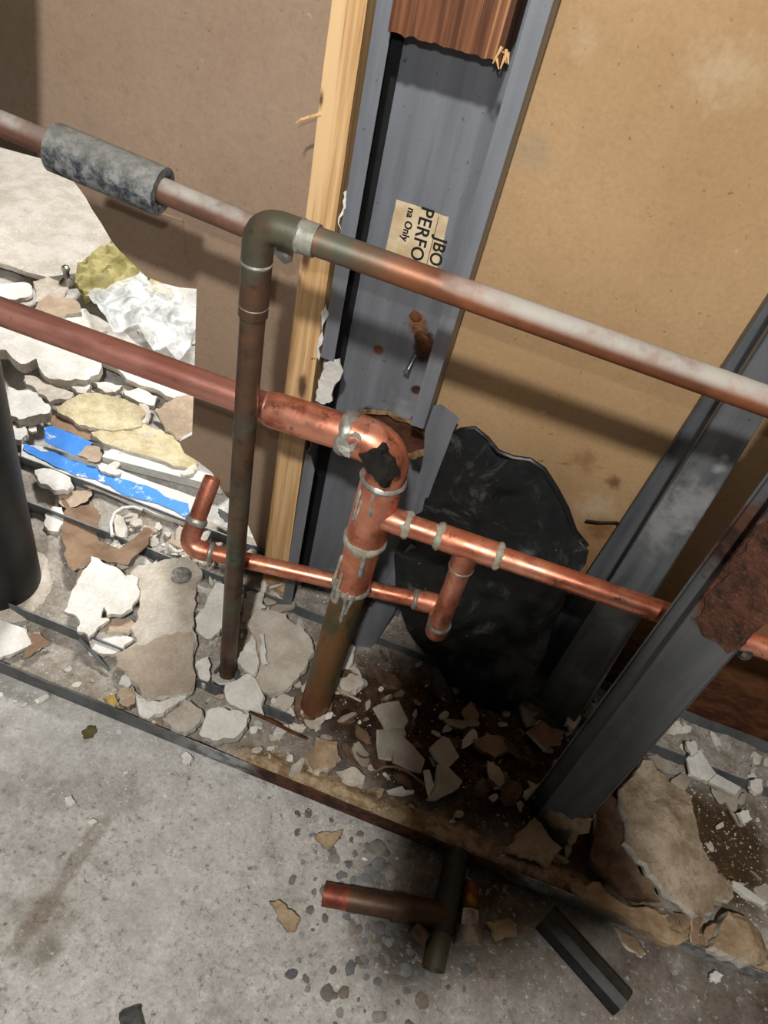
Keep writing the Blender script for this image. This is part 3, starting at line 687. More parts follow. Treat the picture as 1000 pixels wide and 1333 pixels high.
# copper assembly
cp = thing('copper_pipe_assembly', (0,0,0), 'bright soldered copper riser with elbow, tees, branch and lower loop', 'pipe')
R0 = Vector((0,0,0)); CN = px(511,584,y=.030)
ML = px(-40,390,y=.030); du = (CN-R0).normalized(); dl = (ML-CN).normalized()
def on(z): return R0 + (CN-R0)*(z/CN.z)
def zr(u, v): return px(u, v, y=.012).z
z1, z2, z3 = zr(455,765), zr(478,708), zr(499,640)
mk('old_riser_pipe', *tube([R0+Vector((0,0,-.001)), on(z1)], .0205), RISO, cp, True, label='lower riser stained brown and green')
mk('riser_pipe', *tube([on(z1), on(z2)], .0203), COP, cp, True)
mk('tee_body', *tube([on(z2-.004), on(z2+.001), on(z3-.001), on(z3+.003)], [.0222,.0228,.0228,.0222]), COP, cp, True)
j1 = CN-du*.030; j2 = CN+dl*.034
mk('large_elbow', *tube(fillet([on(z3), CN, CN+dl*.046], .030, 10), .0222), COP, cp, True)
e0 = px(352,532,y=.030)
mk('reducer_pipe', *tube([CN+dl*.042, e0+dl*-.004, e0+dl*.002], [.0188,.0186,.0172]), COP, cp, True)
mk('horizontal_pipe', *tube([e0, px(-3,404,y=.030)], .0148), COPD, cp, True)
def ring(c, d, r, w=.003, m=SOLD, **k): return mk('solder_ring', *tube([c-d*w, c-d*w*.4, c+d*w*.4, c+d*w], [r-.001,r+.0008,r+.001,r-.001]), m, cp, True, **k)
def lumpring(c, d, r, w, m, sd):
    d = d.normalized(); u = d.orthogonal().normalized(); v = d.cross(u); V = []; Fq = []; N = 40
    for i in range(N):
        t = 2*math.pi*i/N; e = u*math.cos(t)+v*math.sin(t); q = noise.noise(Vector((math.cos(t)*2.2, math.sin(t)*2.2, sd))); lo_ = w*(1+1.5*max(0,q)+.5*noise.noise(Vector((math.cos(t)*6, math.sin(t)*6, sd+4)))); hi_ = w*(.8+.5*q)
        for k, (o, h) in enumerate(((-lo_,-.0006),(-lo_*.6,.0012),(0,.0024+.001*q),(hi_*.7,.0010),(hi_,-.0006))): V.append(c+e*(r+h)+d*o)
    for i in range(N):
        for k in range(4): Fq.append((5*i+k, 5*((i+1)%N)+k, 5*((i+1)%N)+k+1, 5*i+k+1))
    return mk('solder_ring', V, Fq, m, cp, True)
lumpring(on(z2-.004), du, .0222, .0075, SOLDD, 1); lumpring(on(z1), du, .0206, .005, SOLD, 2); lumpring(on(z3+.002), du, .0222, .005, SOLD, 3); lumpring(CN+dl*.047, dl, .0214, .008, SOLD, 8)
def drip(c, L, r=.0028, m=SOLD, dirv=(0,0,-1)):
    c = Vector(c); d = Vector(dirv); return mk('solder_drip', *tube([c+d*-.004, c, c+d*L*.5, c+d*L*.85, c+d*L], [r*.5,r,r*.8,r*1.15,r*.3], 10), m, cp, True)
fr = Vector((.004,-.0205,0))
for z, dx, L in ((z1+.002,-.009,.018),(z1+.004,.001,.050),(z1+.002,.008,.034),(z1+.012,-.016,.034),(z2-.008,.007,.036),(z3+.004,-.003,.040)):
    b = on(z); an = math.asin(max(-.95,min(.95,dx/.0215))); drip(b+Vector((math.sin(an)*.0210,-math.cos(an)*.0210,0)), L, rnd(.0024,.0046), SOLD, -du+Vector((rnd(-.1,.1),0,0)))
for z, dx, L, r_ in ((z3-.012,-.0165,.045,.0030),(z3-.02,-.0125,.03,.0022),(z1+.05,-.0185,.05,.0022),(z1+.03,-.012,.03,.0018)):
    b = on(z); an = math.asin(max(-.95,min(.95,dx/.0215))); drip(b+Vector((math.sin(an)*.0212,-math.cos(an)*.0212,0)), L, r_, SOLDD, -du+Vector((rnd(-.05,.05),0,0)))
# burnt patch inside the elbow bend
q = px(494,612,y=-.004); slab('scorch_mark', [(466,592),(484,590),(492,582),(504,602),(512,622),(500,636),(486,620),(472,608)], 0, .014, plain('black scorch', (24,22,20), (44,40,36), 60, .6, bump=.6), amp=.002, plane=(q,(-.35,-1,.2)), parent=cp, jagged=.2, label='black scorched patch inside the elbow bend')
slab('solder_blob', [(437,574),(450,566),(462,562),(470,570),(462,584),(455,596),(446,590)], 0, .003, SOLD, amp=.002, plane=(px(452,578,y=.008),(0,-1,.45)), parent=cp, jagged=.3)
# branch
BT = px(497,660,y=.020); yb_ = .020
b1 = px(640,721,y=yb_); db = (px(860,796,y=yb_)-b1).normalized(); BT = b1 - db*((b1-on(zr(497,660))).length)
bl = lambda u, v: b1 + db*((px(u,v,y=yb_)-b1).dot(db))
mk('branch_outlet', *tube([BT, bl(533,676)], .0138), COP, cp, True); mk('branch_pipe', *tube([bl(533,676), bl(580,694)], .0122), COP, cp, True)
mk('branch_tee', *tube([bl(577,693), bl(582,695), bl(645,720), bl(652,724)], [.0136,.0142,.0142,.0136]), COP, cp, True)
mk('branch_run', *tube([bl(650,723), bl(860,796)+db*.30], .0116), COP, cp, True)
for i_, (u, v) in enumerate(((533,676),(575,692),(650,722))): lumpring(bl(u,v), db, .0132, .0045, SOLDD, 11+i_*3)
T0 = bl(612,708); B0 = Vector((.117,.030,.238)); E2 = Vector((.115,.078,.232)); LL = px(243,712,z=.232); LL = Vector((LL.x, LL.y, .232))
ddn = (B0-T0).normalized()
mk('drop_socket', *tube([T0, T0+ddn*.034], .0138), COP, cp, True); mk('drop_pipe', *tube([T0+ddn*.03, B0-ddn*.014], .0120), COP, cp, True)
mk('drop_elbow', *tube(fillet([B0-ddn*.022, B0, E2, E2+(LL-E2).normalized()*.034], .014), .0138), COP, cp, True)
ring(T0+ddn*.036, ddn, .0132, .003); ring(B0-ddn*.022, ddn, .0136, .003)
lx = (LL-E2).normalized(); sd = (px(277,622,y=.075)-LL); sdn = sd.normalized()
mk('lower_pipe', *tube([E2+lx*.03, LL-lx*.02], .0104), COP, cp, True)
mk('stub_elbow', *tube(fillet([LL-lx*.028, LL, LL+sdn*.034], .016), .0124), COP, cp, True)
g = hollow([LL+sdn*.030, LL+sd*.93, LL+sd], [.0108,.0108,.0100], .0016, 22); g.mk('stub_pipe', COP, cp, True)
for c, d in ((E2+lx*.036, lx), (LL-lx*.031, lx), (LL+sdn*.036, sdn)): ring(c, d, .0126, .005 if d is sdn else .0035)
mk('floor_collar', *tube([(0,0,.0),(0,0,.012),(0,0,.016)], [.030,.028,.021], 22), MUD, cp, True)
# pipe stub with chrome ring, seen right of the near stud
q = px(985,846,y=.02)
ring(q-db*.010, db, .0128, .005, CHROME)
# big black pipe at the left
bp = thing('black_pipe', (-.494,.0,0), 'thick upright black pipe at the left edge, standing in a mud collar', 'pipe')
mk('pipe_length', *tube([(-.494,0,0),(-.489,0,.20),(-.480,0,.46),(-.462,0,.64),(-.430,0,.87),(-.385,0,1.25)], .056, 36), BLACKP, bp, True)
g = G(); g.tube([(-.494,0,-.001),(-.494,0,.010),(-.494,0,.018)], [.080,.072,.057], 30); 
for i, v in enumerate(g.V): g.V[i] = v + Vector((noise.noise(v*60), noise.noise(v*60+Vector((4,0,0))), .4*noise.noise(v*50)))*.006
g.mk('mud_collar', DUSTY, bp, True)

# ------------------------------------------------------------------ black sheet
def sheetfold(x, y): return .012*noise.noise(Vector((x*9, y*7, 2))) + .010*abs(noise.noise(Vector((x*17+y*6, y*13, 8)))) + .004*abs(noise.noise(Vector((x*40, y*34+x*9, 5))))
bo = [(588,566),(600,558),(618,556),(634,570),(648,588),(668,596),(690,598),(708,610),(724,636),(738,662),(748,692),(766,712),(762,728),(748,742),(735,780),(715,835),(700,872),(684,905),(662,934),(644,952),(622,938),(600,918),(580,884),(556,850),(530,815),(516,770),(514,720),(530,690),(548,655),(562,625),(578,592)]
slab('rubber_sheet', bo, 0, .003, SHEET, amp=.0015, ns=30, plane=((.14,.148,.2),(0,-1,.26)), step=.008, fold=sheetfold, smooth=True, jagged=.06, lev=1, label='torn black rubber sheet hanging between the studs, behind the copper branch', cat='sheet')
rs_ = [o for o in COL.objects if o.name == 'rubber_sheet'][0]; LOC[rs_.name] = Vector(rs_.location); ns_ = Vector((0,-1,.26)).normalized()
e = [pxp(*p, Vector((.14,.148,.2))+ns_*.004, ns_) for p in ((588,567),(600,560),(618,558),(634,571),(648,588),(668,596),(690,599),(708,611),(724,636),(738,662),(748,691),(764,711))]
mk('curled_rim', *tube([p+ns_*(.010*noise.noise(Vector((i,2,0)))) for i, p in enumerate(e)], .0035, 8), SHEET, rs_, True, label='thick curled upper rim')

# bits of bent wire by the rear stud
p = [px(*q, y=.205) for q in ((763,678),(780,680),(803,680),(808,684),(800,700),(796,706))]
meta(mk('bent_wire', *tube(p, .0016, 8), NAILM, None, True), 'bent dark wire hook beside the rear steel stud', 'wire')

# ------------------------------------------------------------------ large pieces of debris
GP = [GYP, GYP]
def piece(name, o, z, th, mats, label, cat, **k): return slab(name, o, z, th, mats, label=label, cat=cat, **k)
# left pile
A1 = [(163,743),(176,737),(190,735),(215,728),(238,725),(257,735),(263,750),(255,768),(254,790),(250,818),(251,851),(254,888),(245,901),(227,903),(196,909),(183,899),(172,886),(166,875),(154,868),(150,853),(166,844),(180,836),(170,818),(182,790),(182,765)]
slabA = piece('plaster_slab', A1, .034, .014, [DUSTY, GYP], 'long dusty plaster slab lying across the left track, a silver coin on its top end', 'debris', tilt=(0,.02), step=.012, amp=.0015)
LOC[slabA.name] = Vector(slabA.location)
slab('torn_paper_face', [(150,853),(166,844),(190,840),(214,826),(249,822),(251,851),(254,888),(245,901),(227,903),(196,909),(183,899),(170,886),(166,875),(152,868)], .0358, .0012, [PAPG, PAPG], tilt=(0,.02), parent=slabA, amp=.0012, label='tan torn paper face')
B1 = [(119,724),(150,738),(180,753),(182,770),(170,794),(152,800),(139,801),(136,790),(131,804),(143,807),(126,818),(116,830),(100,821),(102,804),(83,794),(92,773),(105,750)]
piece('plaster_chunk', B1, .045, .010, [GYPW, GYP], 'white torn plaster piece with ragged lower edge beside the coin slab', 'debris', tilt=(-.03,.05), amp=.004, ns=30)
C1 = [(82,656),(102,659),(119,656),(131,666),(124,683),(136,699),(155,714),(187,687),(197,692),(194,705),(167,741),(143,731),(119,722),(109,733),(93,736),(87,712),(83,682)]
piece('cardboard_scrap', C1, .03, .003, [PAPB, PAPT], 'brown scrap of folded drywall paper with two points', 'debris', tilt=(.15,-.25), amp=.003, ns=18, fold=lambda x, y: abs(x)*.25-.01)
piece('plaster_chunk', [(128,812),(145,806),(170,806),(179,812),(165,823),(150,822),(130,820)], .030, .012, [PAPT, GYP], 'small tan plaster block under the white torn piece', 'debris')
piece('plaster_chunk', [(115,832),(130,822),(165,828),(180,832),(160,845),(140,851),(120,845)], .024, .010, [GYPW, GYP], 'flat pale plaster flake against the left track edge', 'debris')
piece('plaster_chunk', [(172,892),(188,908),(201,913),(227,906),(245,903),(238,912),(223,921),(212,928),(192,935),(181,930)], .022, .012, [GYPW, GYP], 'crumpled white plaster flake under the low end of the coin slab', 'debris', amp=.004)
piece('plaster_chunk', [(214,939),(240,910),(262,923),(262,934),(249,950),(236,952)], .028, .014, [DUSTY, GYP], 'grey five-sided plaster chunk just right of the coin slab', 'debris', tilt=(.1,0))
piece('plaster_chunk', [(259,955),(269,926),(285,920),(313,925),(324,929),(321,944),(305,961),(277,964)], .034, .020, [GYPW, GYP], 'thick white plaster block with a rust spot near the front track', 'debris', tilt=(.08,.05))
piece('plaster_chunk', [(293,892),(328,876),(333,884),(344,931),(313,923),(293,907)], .036, .012, [GYPW, GYP], 'white triangular plaster plate below the standpipe foot', 'debris', tilt=(.05,.12))
J1 = [(328,802),(350,794),(372,799),(392,815),(403,828),(409,848),(398,868),(385,885),(372,898),(350,904),(339,898),(332,881),(317,872),(308,859),(328,824),(321,810)]
piece('plaster_chunk', J1, .040, .016, [DUSTY, GYP], 'large rounded grey plaster plate between the standpipe and the riser', 'debris', tilt=(.06,.16), amp=.002, step=.012)
piece('plaster_chunk', [(309,858),(318,842),(328,826),(333,838),(337,862),(330,880),(318,872)], .045, .008, [GYPW, GYP], 'narrow white plaster splinter leaning on the large rounded plate', 'debris', tilt=(.3,.1))
piece('plaster_chunk', [(338,826),(343,824),(347,848),(349,862),(344,864),(339,850)], .052, .004, [PLAS, GYP], 'thin white sliver lying on the large rounded plate', 'debris')
piece('plaster_chunk', [(354,918),(368,903),(383,907),(380,917),(372,926)], .022, .012, [DUSTY, GYP], 'small grey stone-like chunk left of the riser foot', 'debris')
piece('plaster_chunk', [(280,759),(297,764),(310,790),(296,806),(284,824),(269,832),(255,819),(254,804),(266,791)], .040, .012, [GYPW, GYP], 'white plaster plate standing behind the standpipe', 'debris', tilt=(.1,.3))
piece('plaster_chunk', [(256,860),(270,855),(274,880),(266,892),(258,880)], .026, .016, [GYPW, GYP], 'crumbling white bit between coin slab and standpipe', 'debris', amp=.004)
piece('plaster_chunk', [(0,806),(32,818),(41,838),(22,848),(0,855),(-20,850),(-20,802)], .020, .009, [GYPW, GYP], 'pale board offcut in the left end of the front track', 'debris', jagged=.04)
piece('paper_scrap', [(38,822),(60,832),(66,838),(45,850),(28,858),(34,846)], .018, .003, [PAPB, PAPT], 'curled brown paper scrap in the left front track', 'debris', amp=.004)
piece('foam_bit', [(135,908),(150,903),(154,914),(148,919)], .022, .012, [plain('yellow foam', (200,170,96), (172,140,70), 40, .9), YELP], 'small yellow foam crumb beside the front track edge', 'debris')
piece('plaster_chunk', [(155,897),(172,895),(176,915),(165,920),(155,915)], .024, .014, [PAPT, PAPB], 'pinkish tan crumb beside the yellow foam crumb', 'debris')
g = G(); a, b = px(104,832,z=.028), px(142,873,z=.014); g.tube([a, (a+b)/2+Vector((0,0,.002)), b], [.003,.0026,.002], 6); g.mk('metal_strip', [GALV], None, label='thin bent metal strip sticking out over the left track', cat='metal strip')
# coin
cc = px(236,749,z=.0375); co = thing('coin', cc, 'silver coin lying on the top end of the dusty slab', 'coin')
V, Fq = tube([cc, cc+Vector((0,.0,.0018))], .0150, 30); mk('coin_body', V, Fq, COIN, co)
V, Fq = tube([cc+Vector((0,0,.0018)), cc+Vector((0,0,.0023))], .0128, 30, False); g = G().add(V, Fq)
for rr_, s in ((.006,.9),(.003,.6)):
    pts = [cc+Vector((math.cos(t)*rr_*(1+.3*math.sin(3*t)), math.sin(t)*rr_*s, .0021)) for t in [2*math.pi*i/16 for i in range(17)]]; g.tube(pts, .0009, 6)
g.mk('coin_relief', COIN, co, True)

# next room, through the hole
piece('drywall_sheet', [(-60,176),(0,192),(50,203),(100,228),(175,300),(215,330),(120,352),(95,357),(60,360),(30,352),(8,344),(-60,325)], .03, .012, [PAPW, GYP], 'large dusty drywall sheet on the next room floor seen through the hole', 'debris', step=.04, amp=.004, ns=8, jagged=.04)
def lumpy(name, o, z, h, mat, label, cat, wr=.010, ns=28, step=.012, smooth=True, th=.012, ridge=0, rf=30):
    fo = (lambda x, y: ridge*(abs(noise.noise(Vector((x*rf, y*rf, 4))))+.5*abs(noise.noise(Vector((x*rf*2.3, y*rf*2.3, 9)))))) if ridge else None
    return slab(name, o, z, th, [mat, mat], dome=h, amp=wr, ns=ns, step=step, smooth=smooth, jagged=.10, fold=fo, label=label, cat=cat)
lumpy('rag', [(98,374),(108,355),(125,335),(145,318),(158,328),(170,340),(188,356),(196,370),(176,378),(154,386),(128,388),(110,390)], .055, .025, CLOTH, 'crumpled olive yellow rag on the next room floor', 'rag', .006, 24, .006, ridge=.030, rf=26)
lumpy('paper_wad', [(185,366),(205,360),(218,366),(240,378),(236,392),(212,388),(192,380)], .05, .012, YELP, 'beige wad of paper right of the olive rag', 'debris', .008, 40, .008)
lumpy('plastic_bag', [(112,394),(128,386),(150,386),(164,366),(178,352),(192,376),(206,390),(250,372),(262,372),(262,440),(250,452),(232,472),(200,462),(170,448),(142,432),(124,412)], .06, .022, BAG, 'crumpled clear plastic bag behind the copper pipe', 'bag', .006, 16, .009, True, .001, .050, 11)
piece('plaster_chunk', [(-20,369),(20,368),(38,369),(42,383),(20,390),(-20,390)], .05, .012, [GYPW, GYP], 'white plate at the left edge of the hole above the copper pipe', 'debris')
piece('plaster_chunk', [(43,366),(62,360),(89,374),(84,385),(62,388),(46,393)], .052, .010, [DUSTY, GYP], 'beige plate beside the little chrome knob', 'debris')
piece('plaster_chunk', [(62,384),(102,393),(106,406),(70,414),(43,404)], .056, .012, [PAPT, GYP], 'tan plate just above the copper pipe', 'debris')
piece('drywall_sheet', [(-20,410),(30,404),(70,408),(112,402),(140,430),(130,452),(128,488),(112,496),(86,497),(58,490),(48,470),(28,476),(8,457),(-20,455)], .045, .022, [GYPW, GYP], 'thick white drywall piece with rounded broken edge below the copper pipe', 'debris', dome=.006, amp=.003, step=.016)
piece('drywall_sheet', [(130,470),(128,440),(110,408),(140,420),(180,448),(230,472),(254,478),(252,508),(226,518),(190,503),(160,487)], .038, .012, [GYPW, GYP], 'white drywall strip under the bag along the copper pipe', 'debris', step=.016)
piece('plaster_chunk', [(32,489),(54,494),(95,511),(92,519),(65,523),(51,513),(34,500)], .036, .010, [DUSTY, GYP], 'pale lens-shaped flake below the thick white piece', 'debris', tilt=(.1,0))
piece('plaster_chunk', [(10,503),(38,508),(54,518),(66,530),(65,537),(48,540),(24,546),(10,540)], .045, .022, [GYPW, GYP], 'thick white chunk touching the black pipe', 'debris')
piece('plaster_chunk', [(73,530),(95,518),(113,511),(140,513),(162,519),(189,535),(184,554),(135,559),(116,556),(95,546)], .040, .012, [YELP, GYP], 'crumbly yellow plaster slab in the middle of the hole', 'debris', tilt=(0,.08), amp=.003, ns=60)
piece('plaster_chunk', [(119,562),(150,556),(190,552),(215,562),(232,575),(250,592),(258,602),(254,613),(200,596),(135,577)], .036, .012, [YELP, GYP], 'crumbly yellow plaster slab above the grey trim strip', 'debris', amp=.003, ns=60)
piece('plaster_chunk', [(202,535),(230,516),(256,516),(256,566),(232,571),(216,559)], .045, .008, [PAPT, GYP], 'tan paper-faced plate at the right edge of the hole', 'debris', tilt=(0,.1))
piece('plaster_chunk', [(12,400+148),(28,552),(35,566),(28,572),(12,570)], .03, .014, [GYPW, GYP], 'little white lump next to the black pipe above the blue tape', 'debris')
for o, l in (([(90,500),(108,497),(118,502),(112,512),(100,510)], 'first white crumb'), ([(120,497),(140,497),(160,502),(150,512),(138,512)], 'larger white crumb'), ([(160,510),(180,506),(205,516),(200,528),(180,524)], 'long white crumb')):
    piece('plaster_chunk', o, .034, .012, [GYPW, GYP], l+' in the row under the copper pipe, above the yellow slab', 'debris', amp=.004)
piece('paper_scrap', [(55,540),(90,545),(120,566),(128,572),(110,572),(70,556)], .026, .004, [PAPB, PAPT], 'brown paper strip behind the short blue tape', 'debris')
# trim strip
a0, a1 = px(131,594,z=.03), px(288,634,z=.03); g = G(); up = Vector((0,0,.018)); bk_ = Vector((.006,.024,0))
g.add([a0,a1,a1+bk_,a0+bk_,a0-up,a1-up,a1+bk_-up,a0+bk_-up], [(0,1,2,3),(4,5,1,0),(5,6,2,1),(6,7,3,2),(7,4,0,3),(4,7,6,5)]).mk('trim_strip', [PLAS], label='white and grey trim strip lying above the blue taped board', cat='trim strip')
bd = piece('baseboard_plank', [(28,578),(60,582),(100,594),(150,608),(200,628),(262,650),(262,690),(200,668),(150,645),(90,620),(28,596)], .024, .008, [PLAS, GYP], 'white painted baseboard plank with long blue tape on it', 'plank', jagged=.02, step=.02)
LOC[bd.name] = Vector(bd.location)
slab('masking_tape', [(32,577),(80,592),(125,608),(150,618),(190,632),(245,655),(250,676),(205,655),(150,637),(115,622),(60,600),(30,584)], .0262, .0006, [TAPE, TAPE], parent=bd, jagged=.12, step=.012, label='blue tape')
piece('tape_scrap', [(57,556),(65,554),(95,565),(121,576),(112,584),(100,593),(78,584),(58,574)], .036, .0012, [TAPE, TAPE], 'short square-ended piece of blue tape left of the trim strip', 'tape', jagged=.03)
piece('paper_scrap', [(100,592),(113,580),(130,582),(130,600),(115,600)], .036, .003, [PAPT, PAPB], 'tan paper bit between the blue tape and the trim strip', 'debris')
piece('plaster_chunk', [(126,604),(146,606),(158,614),(150,618),(132,613)], .032, .006, [GYPW, GYP], 'white plaster crumb stuck on the long blue tape', 'debris')
lumpy('plaster_lump', [(45,612),(56,609),(70,616),(92,626),(95,634),(88,640),(70,641),(54,634)], .03, .012, GYPW, 'rounded white plaster lump below the taped baseboard plank', 'debris', .003, 30, .006)
piece('plastic_shard', [(76,645),(95,640),(116,636),(120,645),(105,655),(89,662),(80,658)], .018, .010, [PAPT, BLACKP], 'black plastic shard with a tan top below the white lump', 'debris')
piece('plaster_chunk', [(57,680),(68,660),(80,660),(84,680),(76,692),(62,690)], .022, .012, [GYPW, GYP], 'pale plaster chunk between the black pipe and the brown scrap', 'debris')
piece('leaf_scrap', [(284,662),(296,668),(306,668),(304,678),(294,679),(287,672)], .03, .002, [BLACKP, BLACKP], 'small curled black scrap right of the copper stub', 'debris')
p = [px(*q, z=.03) for q in ((146,698),(144,682),(149,668),(160,661),(174,660),(186,664))]
meta(mk('cable', *tube(p, .0028, 10), PLAS, None, True), 'short curved white cable end left of the copper stub', 'cable')
kn = px(88,369,z=.05); k2 = thing('chrome_knob', kn, 'small chrome knob standing beside the olive rag', 'knob')
mk('knob_base', *tube([kn, kn+Vector((0,0,.004)), kn+Vector((0,0,.010)), kn+Vector((0,0,.014))], [.016,.016,.011,.006], 20), CHROME, k2, True)
mk('knob_stem', *tube([kn+Vector((0,0,.012)), kn+Vector((0,0,.026)), kn+Vector((0,0,.032)), kn+Vector((0,0,.038)), kn+Vector((0,0,.041))], [.006,.006,.0085,.007,.003], 16), CHROME, k2, True)

# middle: broken tiles
def tl(o, z, label, tilt=(0,0), th=.010, m=None): piece('broken_tile', o, z, th, m or [TILE, GYP], label, 'tile', tilt=tilt, jagged=.04, lev=1, amp=.0004)
tl([(493,985),(493,950),(508,948),(526,947),(528,956),(515,961),(510,987)], .030, 'tile piece half under the square tile', (.05,.02))
tl([(488,921),(493,917),(519,912),(532,939),(526,944),(501,947)], .045, 'square grey tile lying topmost of its small heap', (.04,.08))
tl([(515,956),(523,957),(541,974),(552,987),(548,1005),(530,998),(512,991)], .036, 'tile piece with a dark chip below the square tile', (-.05,.06))
tl([(559,974),(576,958),(585,961),(596,983),(583,998),(572,994)], .040, 'speckled six-sided tile piece in the dark centre', (.05,.1))
tl([(570,995),(583,997),(602,1017),(590,1030),(568,1041),(557,1039),(568,1023)], .036, 'grey wedge-shaped tile below the speckled tile', (-.05,.06))
tl([(551,1003),(559,1002),(565,1022),(557,1036),(553,1020)], .036, 'upright white shard left of the wedge-shaped tile', (.5,.1), .006, [PLAS, GYP])
tl([(506,1028),(524,1023),(527,1028),(539,1028),(539,1033),(509,1033)], .034, 'small white shard near the rusty track edge', (0,0), .006, [PLAS, GYP])
piece('plaster_chunk', [(616,962),(634,953),(656,960),(660,977),(645,986),(625,975)], .035, .012, [PAPB, MUD], 'dark brown chunk below the black sheet', 'debris')
piece('plaster_chunk', [(436,879),(442,866),(462,868),(474,890),(464,899),(444,897)], .030, .018, [DUSTY, GYP], 'tan grey chunk right of the riser foot', 'debris', amp=.003)
piece('plaster_chunk', [(447,852),(458,838),(463,842),(455,868),(446,872)], .034, .006, [GYPW, GYP], 'narrow white sliver leaning behind the riser foot', 'debris', tilt=(.3,0))
piece('plaster_chunk', [(687,951),(704,937),(735,951),(731,968),(711,975)], .035, .010, [PAPB, GYP], 'brown plate at the foot of the rear steel stud', 'debris')
piece('plaster_chunk', [(738,926),(752,922),(757,935),(748,948),(738,942)], .04, .010, [GYPW, GYP], 'small pale chunk between the rear and the near steel stud', 'debris')
piece('plaster_chunk', [(395,985),(412,958),(440,965),(443,985),(428,1000),(408,1003)], .034, .016, [TANM, GYP], 'tan plaster chunk at the inner side of the rusty track edge', 'debris', amp=.003)
piece('plaster_chunk', [(441,1003),(458,998),(476,1010),(472,1022),(452,1018)], .036, .014, [DUSTY, GYP], 'rounded grey chunk right of the tan plaster chunk', 'debris', amp=.003)
piece('plaster_chunk', [(661,1102),(680,1080),(697,1064),(712,1082),(732,1104),(716,1124),(690,1112)], .050, .022, [TANM, TANM], 'pale triangular mortar plate in front of the near steel stud foot', 'debris')
p = [px(*q, z=.033) for q in ((488,1005),(500,998),(515,998),(532,1005),(546,1016),(556,1024))]
meta(mk('root_fibre', *tube(p, .0018, 8), PAPB, None, True), 'thin curved brown strand above the small white shard', 'strand')
p = [px(*q, z=.032) for q in ((438,895),(452,904),(470,913))]
meta(mk('wood_splinter', *tube(p, .0018, 6), PAPT, None, True), 'thin pale splinter right of the riser foot', 'splinter')
p = [px(*q, z=.030) for q in ((612,1035),(640,1048),(662,1058))]
meta(mk('wire_piece', *tube(p, .0016, 6), NAILM, None, True), 'thin dark wire lying before the near stud', 'wire')
# long rusty strip lying in the track
p = [px(*q, z=.034) for q in ((324,926),(352,938),(378,952),(400,962))]
meta(mk('rusty_strip', *tube(p, [.002,.0026,.002,.0014], 6), RUST, None, False), 'short rusty metal strip right of the thick white block', 'metal strip')

# right pile
R1 = [(808,1027),(818,1016),(836,990),(849,993),(865,1009),(896,1035),(901,1066),(919,1120),(932,1141),(953,1157),(952,1170),(932,1172),(927,1188),(904,1191),(865,1165),(854,1149),(839,1126),(813,1097),(815,1066)]
piece('plaster_slab', R1, .060, .022, [plain('muddy plaster', (180,164,142), (142,124,102), 24, .95, bump=.9, bs=70, bd=.005, speck=(96,74,56)), GYP], 'big muddy crumpled plaster slab right of the near steel stud', 'debris', tilt=(.05,.10), amp=.009, ns=22, step=.011, dome=.012)
piece('plaster_chunk', [(927,1232),(936,1210),(945,1188),(974,1196),(992,1214),(1002,1240),(974,1256),(948,1245)], .045, .026, [TANM, GYP], 'tan lump of plaster at the lower right beside the front track', 'debris', amp=.006, dome=.012)
piece('plaster_slab', [(772,1080),(790,1086),(812,1106),(832,1132),(852,1150),(858,1172),(830,1170),(800,1150),(772,1122)], .038, .016, [MUD, MUD], 'brown mud-coated slab under the big muddy slab', 'debris', amp=.005)
piece('plaster_chunk', [(778,1046),(795,1034),(812,1050),(812,1094),(796,1102),(776,1078)], .036, .016, [MUD, GYP], 'dark brown chunk between the near stud and the big muddy slab', 'debris', amp=.004)
piece('mortar_ridge', [(742,1148),(782,1148),(812,1176),(850,1184),(868,1192),(868,1206),(895,1222),(880,1230),(845,1214),(800,1186),(745,1158)], .034, .016, [TANM, TANM], 'tan ridge of broken mortar along the right front track', 'debris', amp=.004)
for o, l, t in (([(880,1188),(898,1192),(908,1200),(888,1208)], 'first folded brown paper bit', (.4,0)), ([(902,1196),(916,1196),(912,1232),(902,1226)], 'second folded brown paper bit', (-.4,.2)), ([(920,1206),(936,1204),(930,1232),(918,1228)], 'third folded brown paper bit', (.3,.2))):
    piece('paper_scrap', o, .03, .004, [PAPB, PAPT], l+' from the left under the big muddy slab', 'debris', tilt=t)
piece('trim_piece', [(894,987),(912,976),(922,992),(932,1006),(921,1017),(908,1012),(899,1007)], .036, .008, [PLAS, GYP], 'white fluted trim piece in the right end of the back track', 'debris', jagged=.02, tilt=(.1,0))
piece('trim_piece', [(923,1018),(932,1007),(965,1025),(958,1034)], .034, .008, [PLAS, GYP], 'flat white trim piece beside the fluted one', 'debris', jagged=.02)
piece('trim_piece', [(894,965),(905,964),(910,978),(899,984)], .040, .010, [PLAS, GYP], 'small white trim end above the fluted trim piece', 'debris', tilt=(.3,0))
piece('plaster_chunk', [(978,1016),(992,1014),(994,1027),(985,1033),(978,1026)], .034, .010, [GYPW, GYP], 'white chunk in the back track at the right edge', 'debris')
piece('plaster_chunk', [(955,1146),(965,1151),(998,1175),(994,1181),(975,1170),(954,1154)], .034, .008, [PLAS, GYP], 'long white stick of plaster beside the big muddy slab', 'debris', jagged=.04)
piece('plaster_chunk', [(962,1058),(974,1054),(980,1066),(968,1072)], .03, .008, [GYPW, GYP], 'white chunk on the wet brown ground', 'debris')
piece('plaster_chunk', [(805,978),(822,972),(838,985),(826,996),(808,992)], .036, .014, [DUSTY, GYP], 'grey chunk behind the near stud at the back track', 'debris')

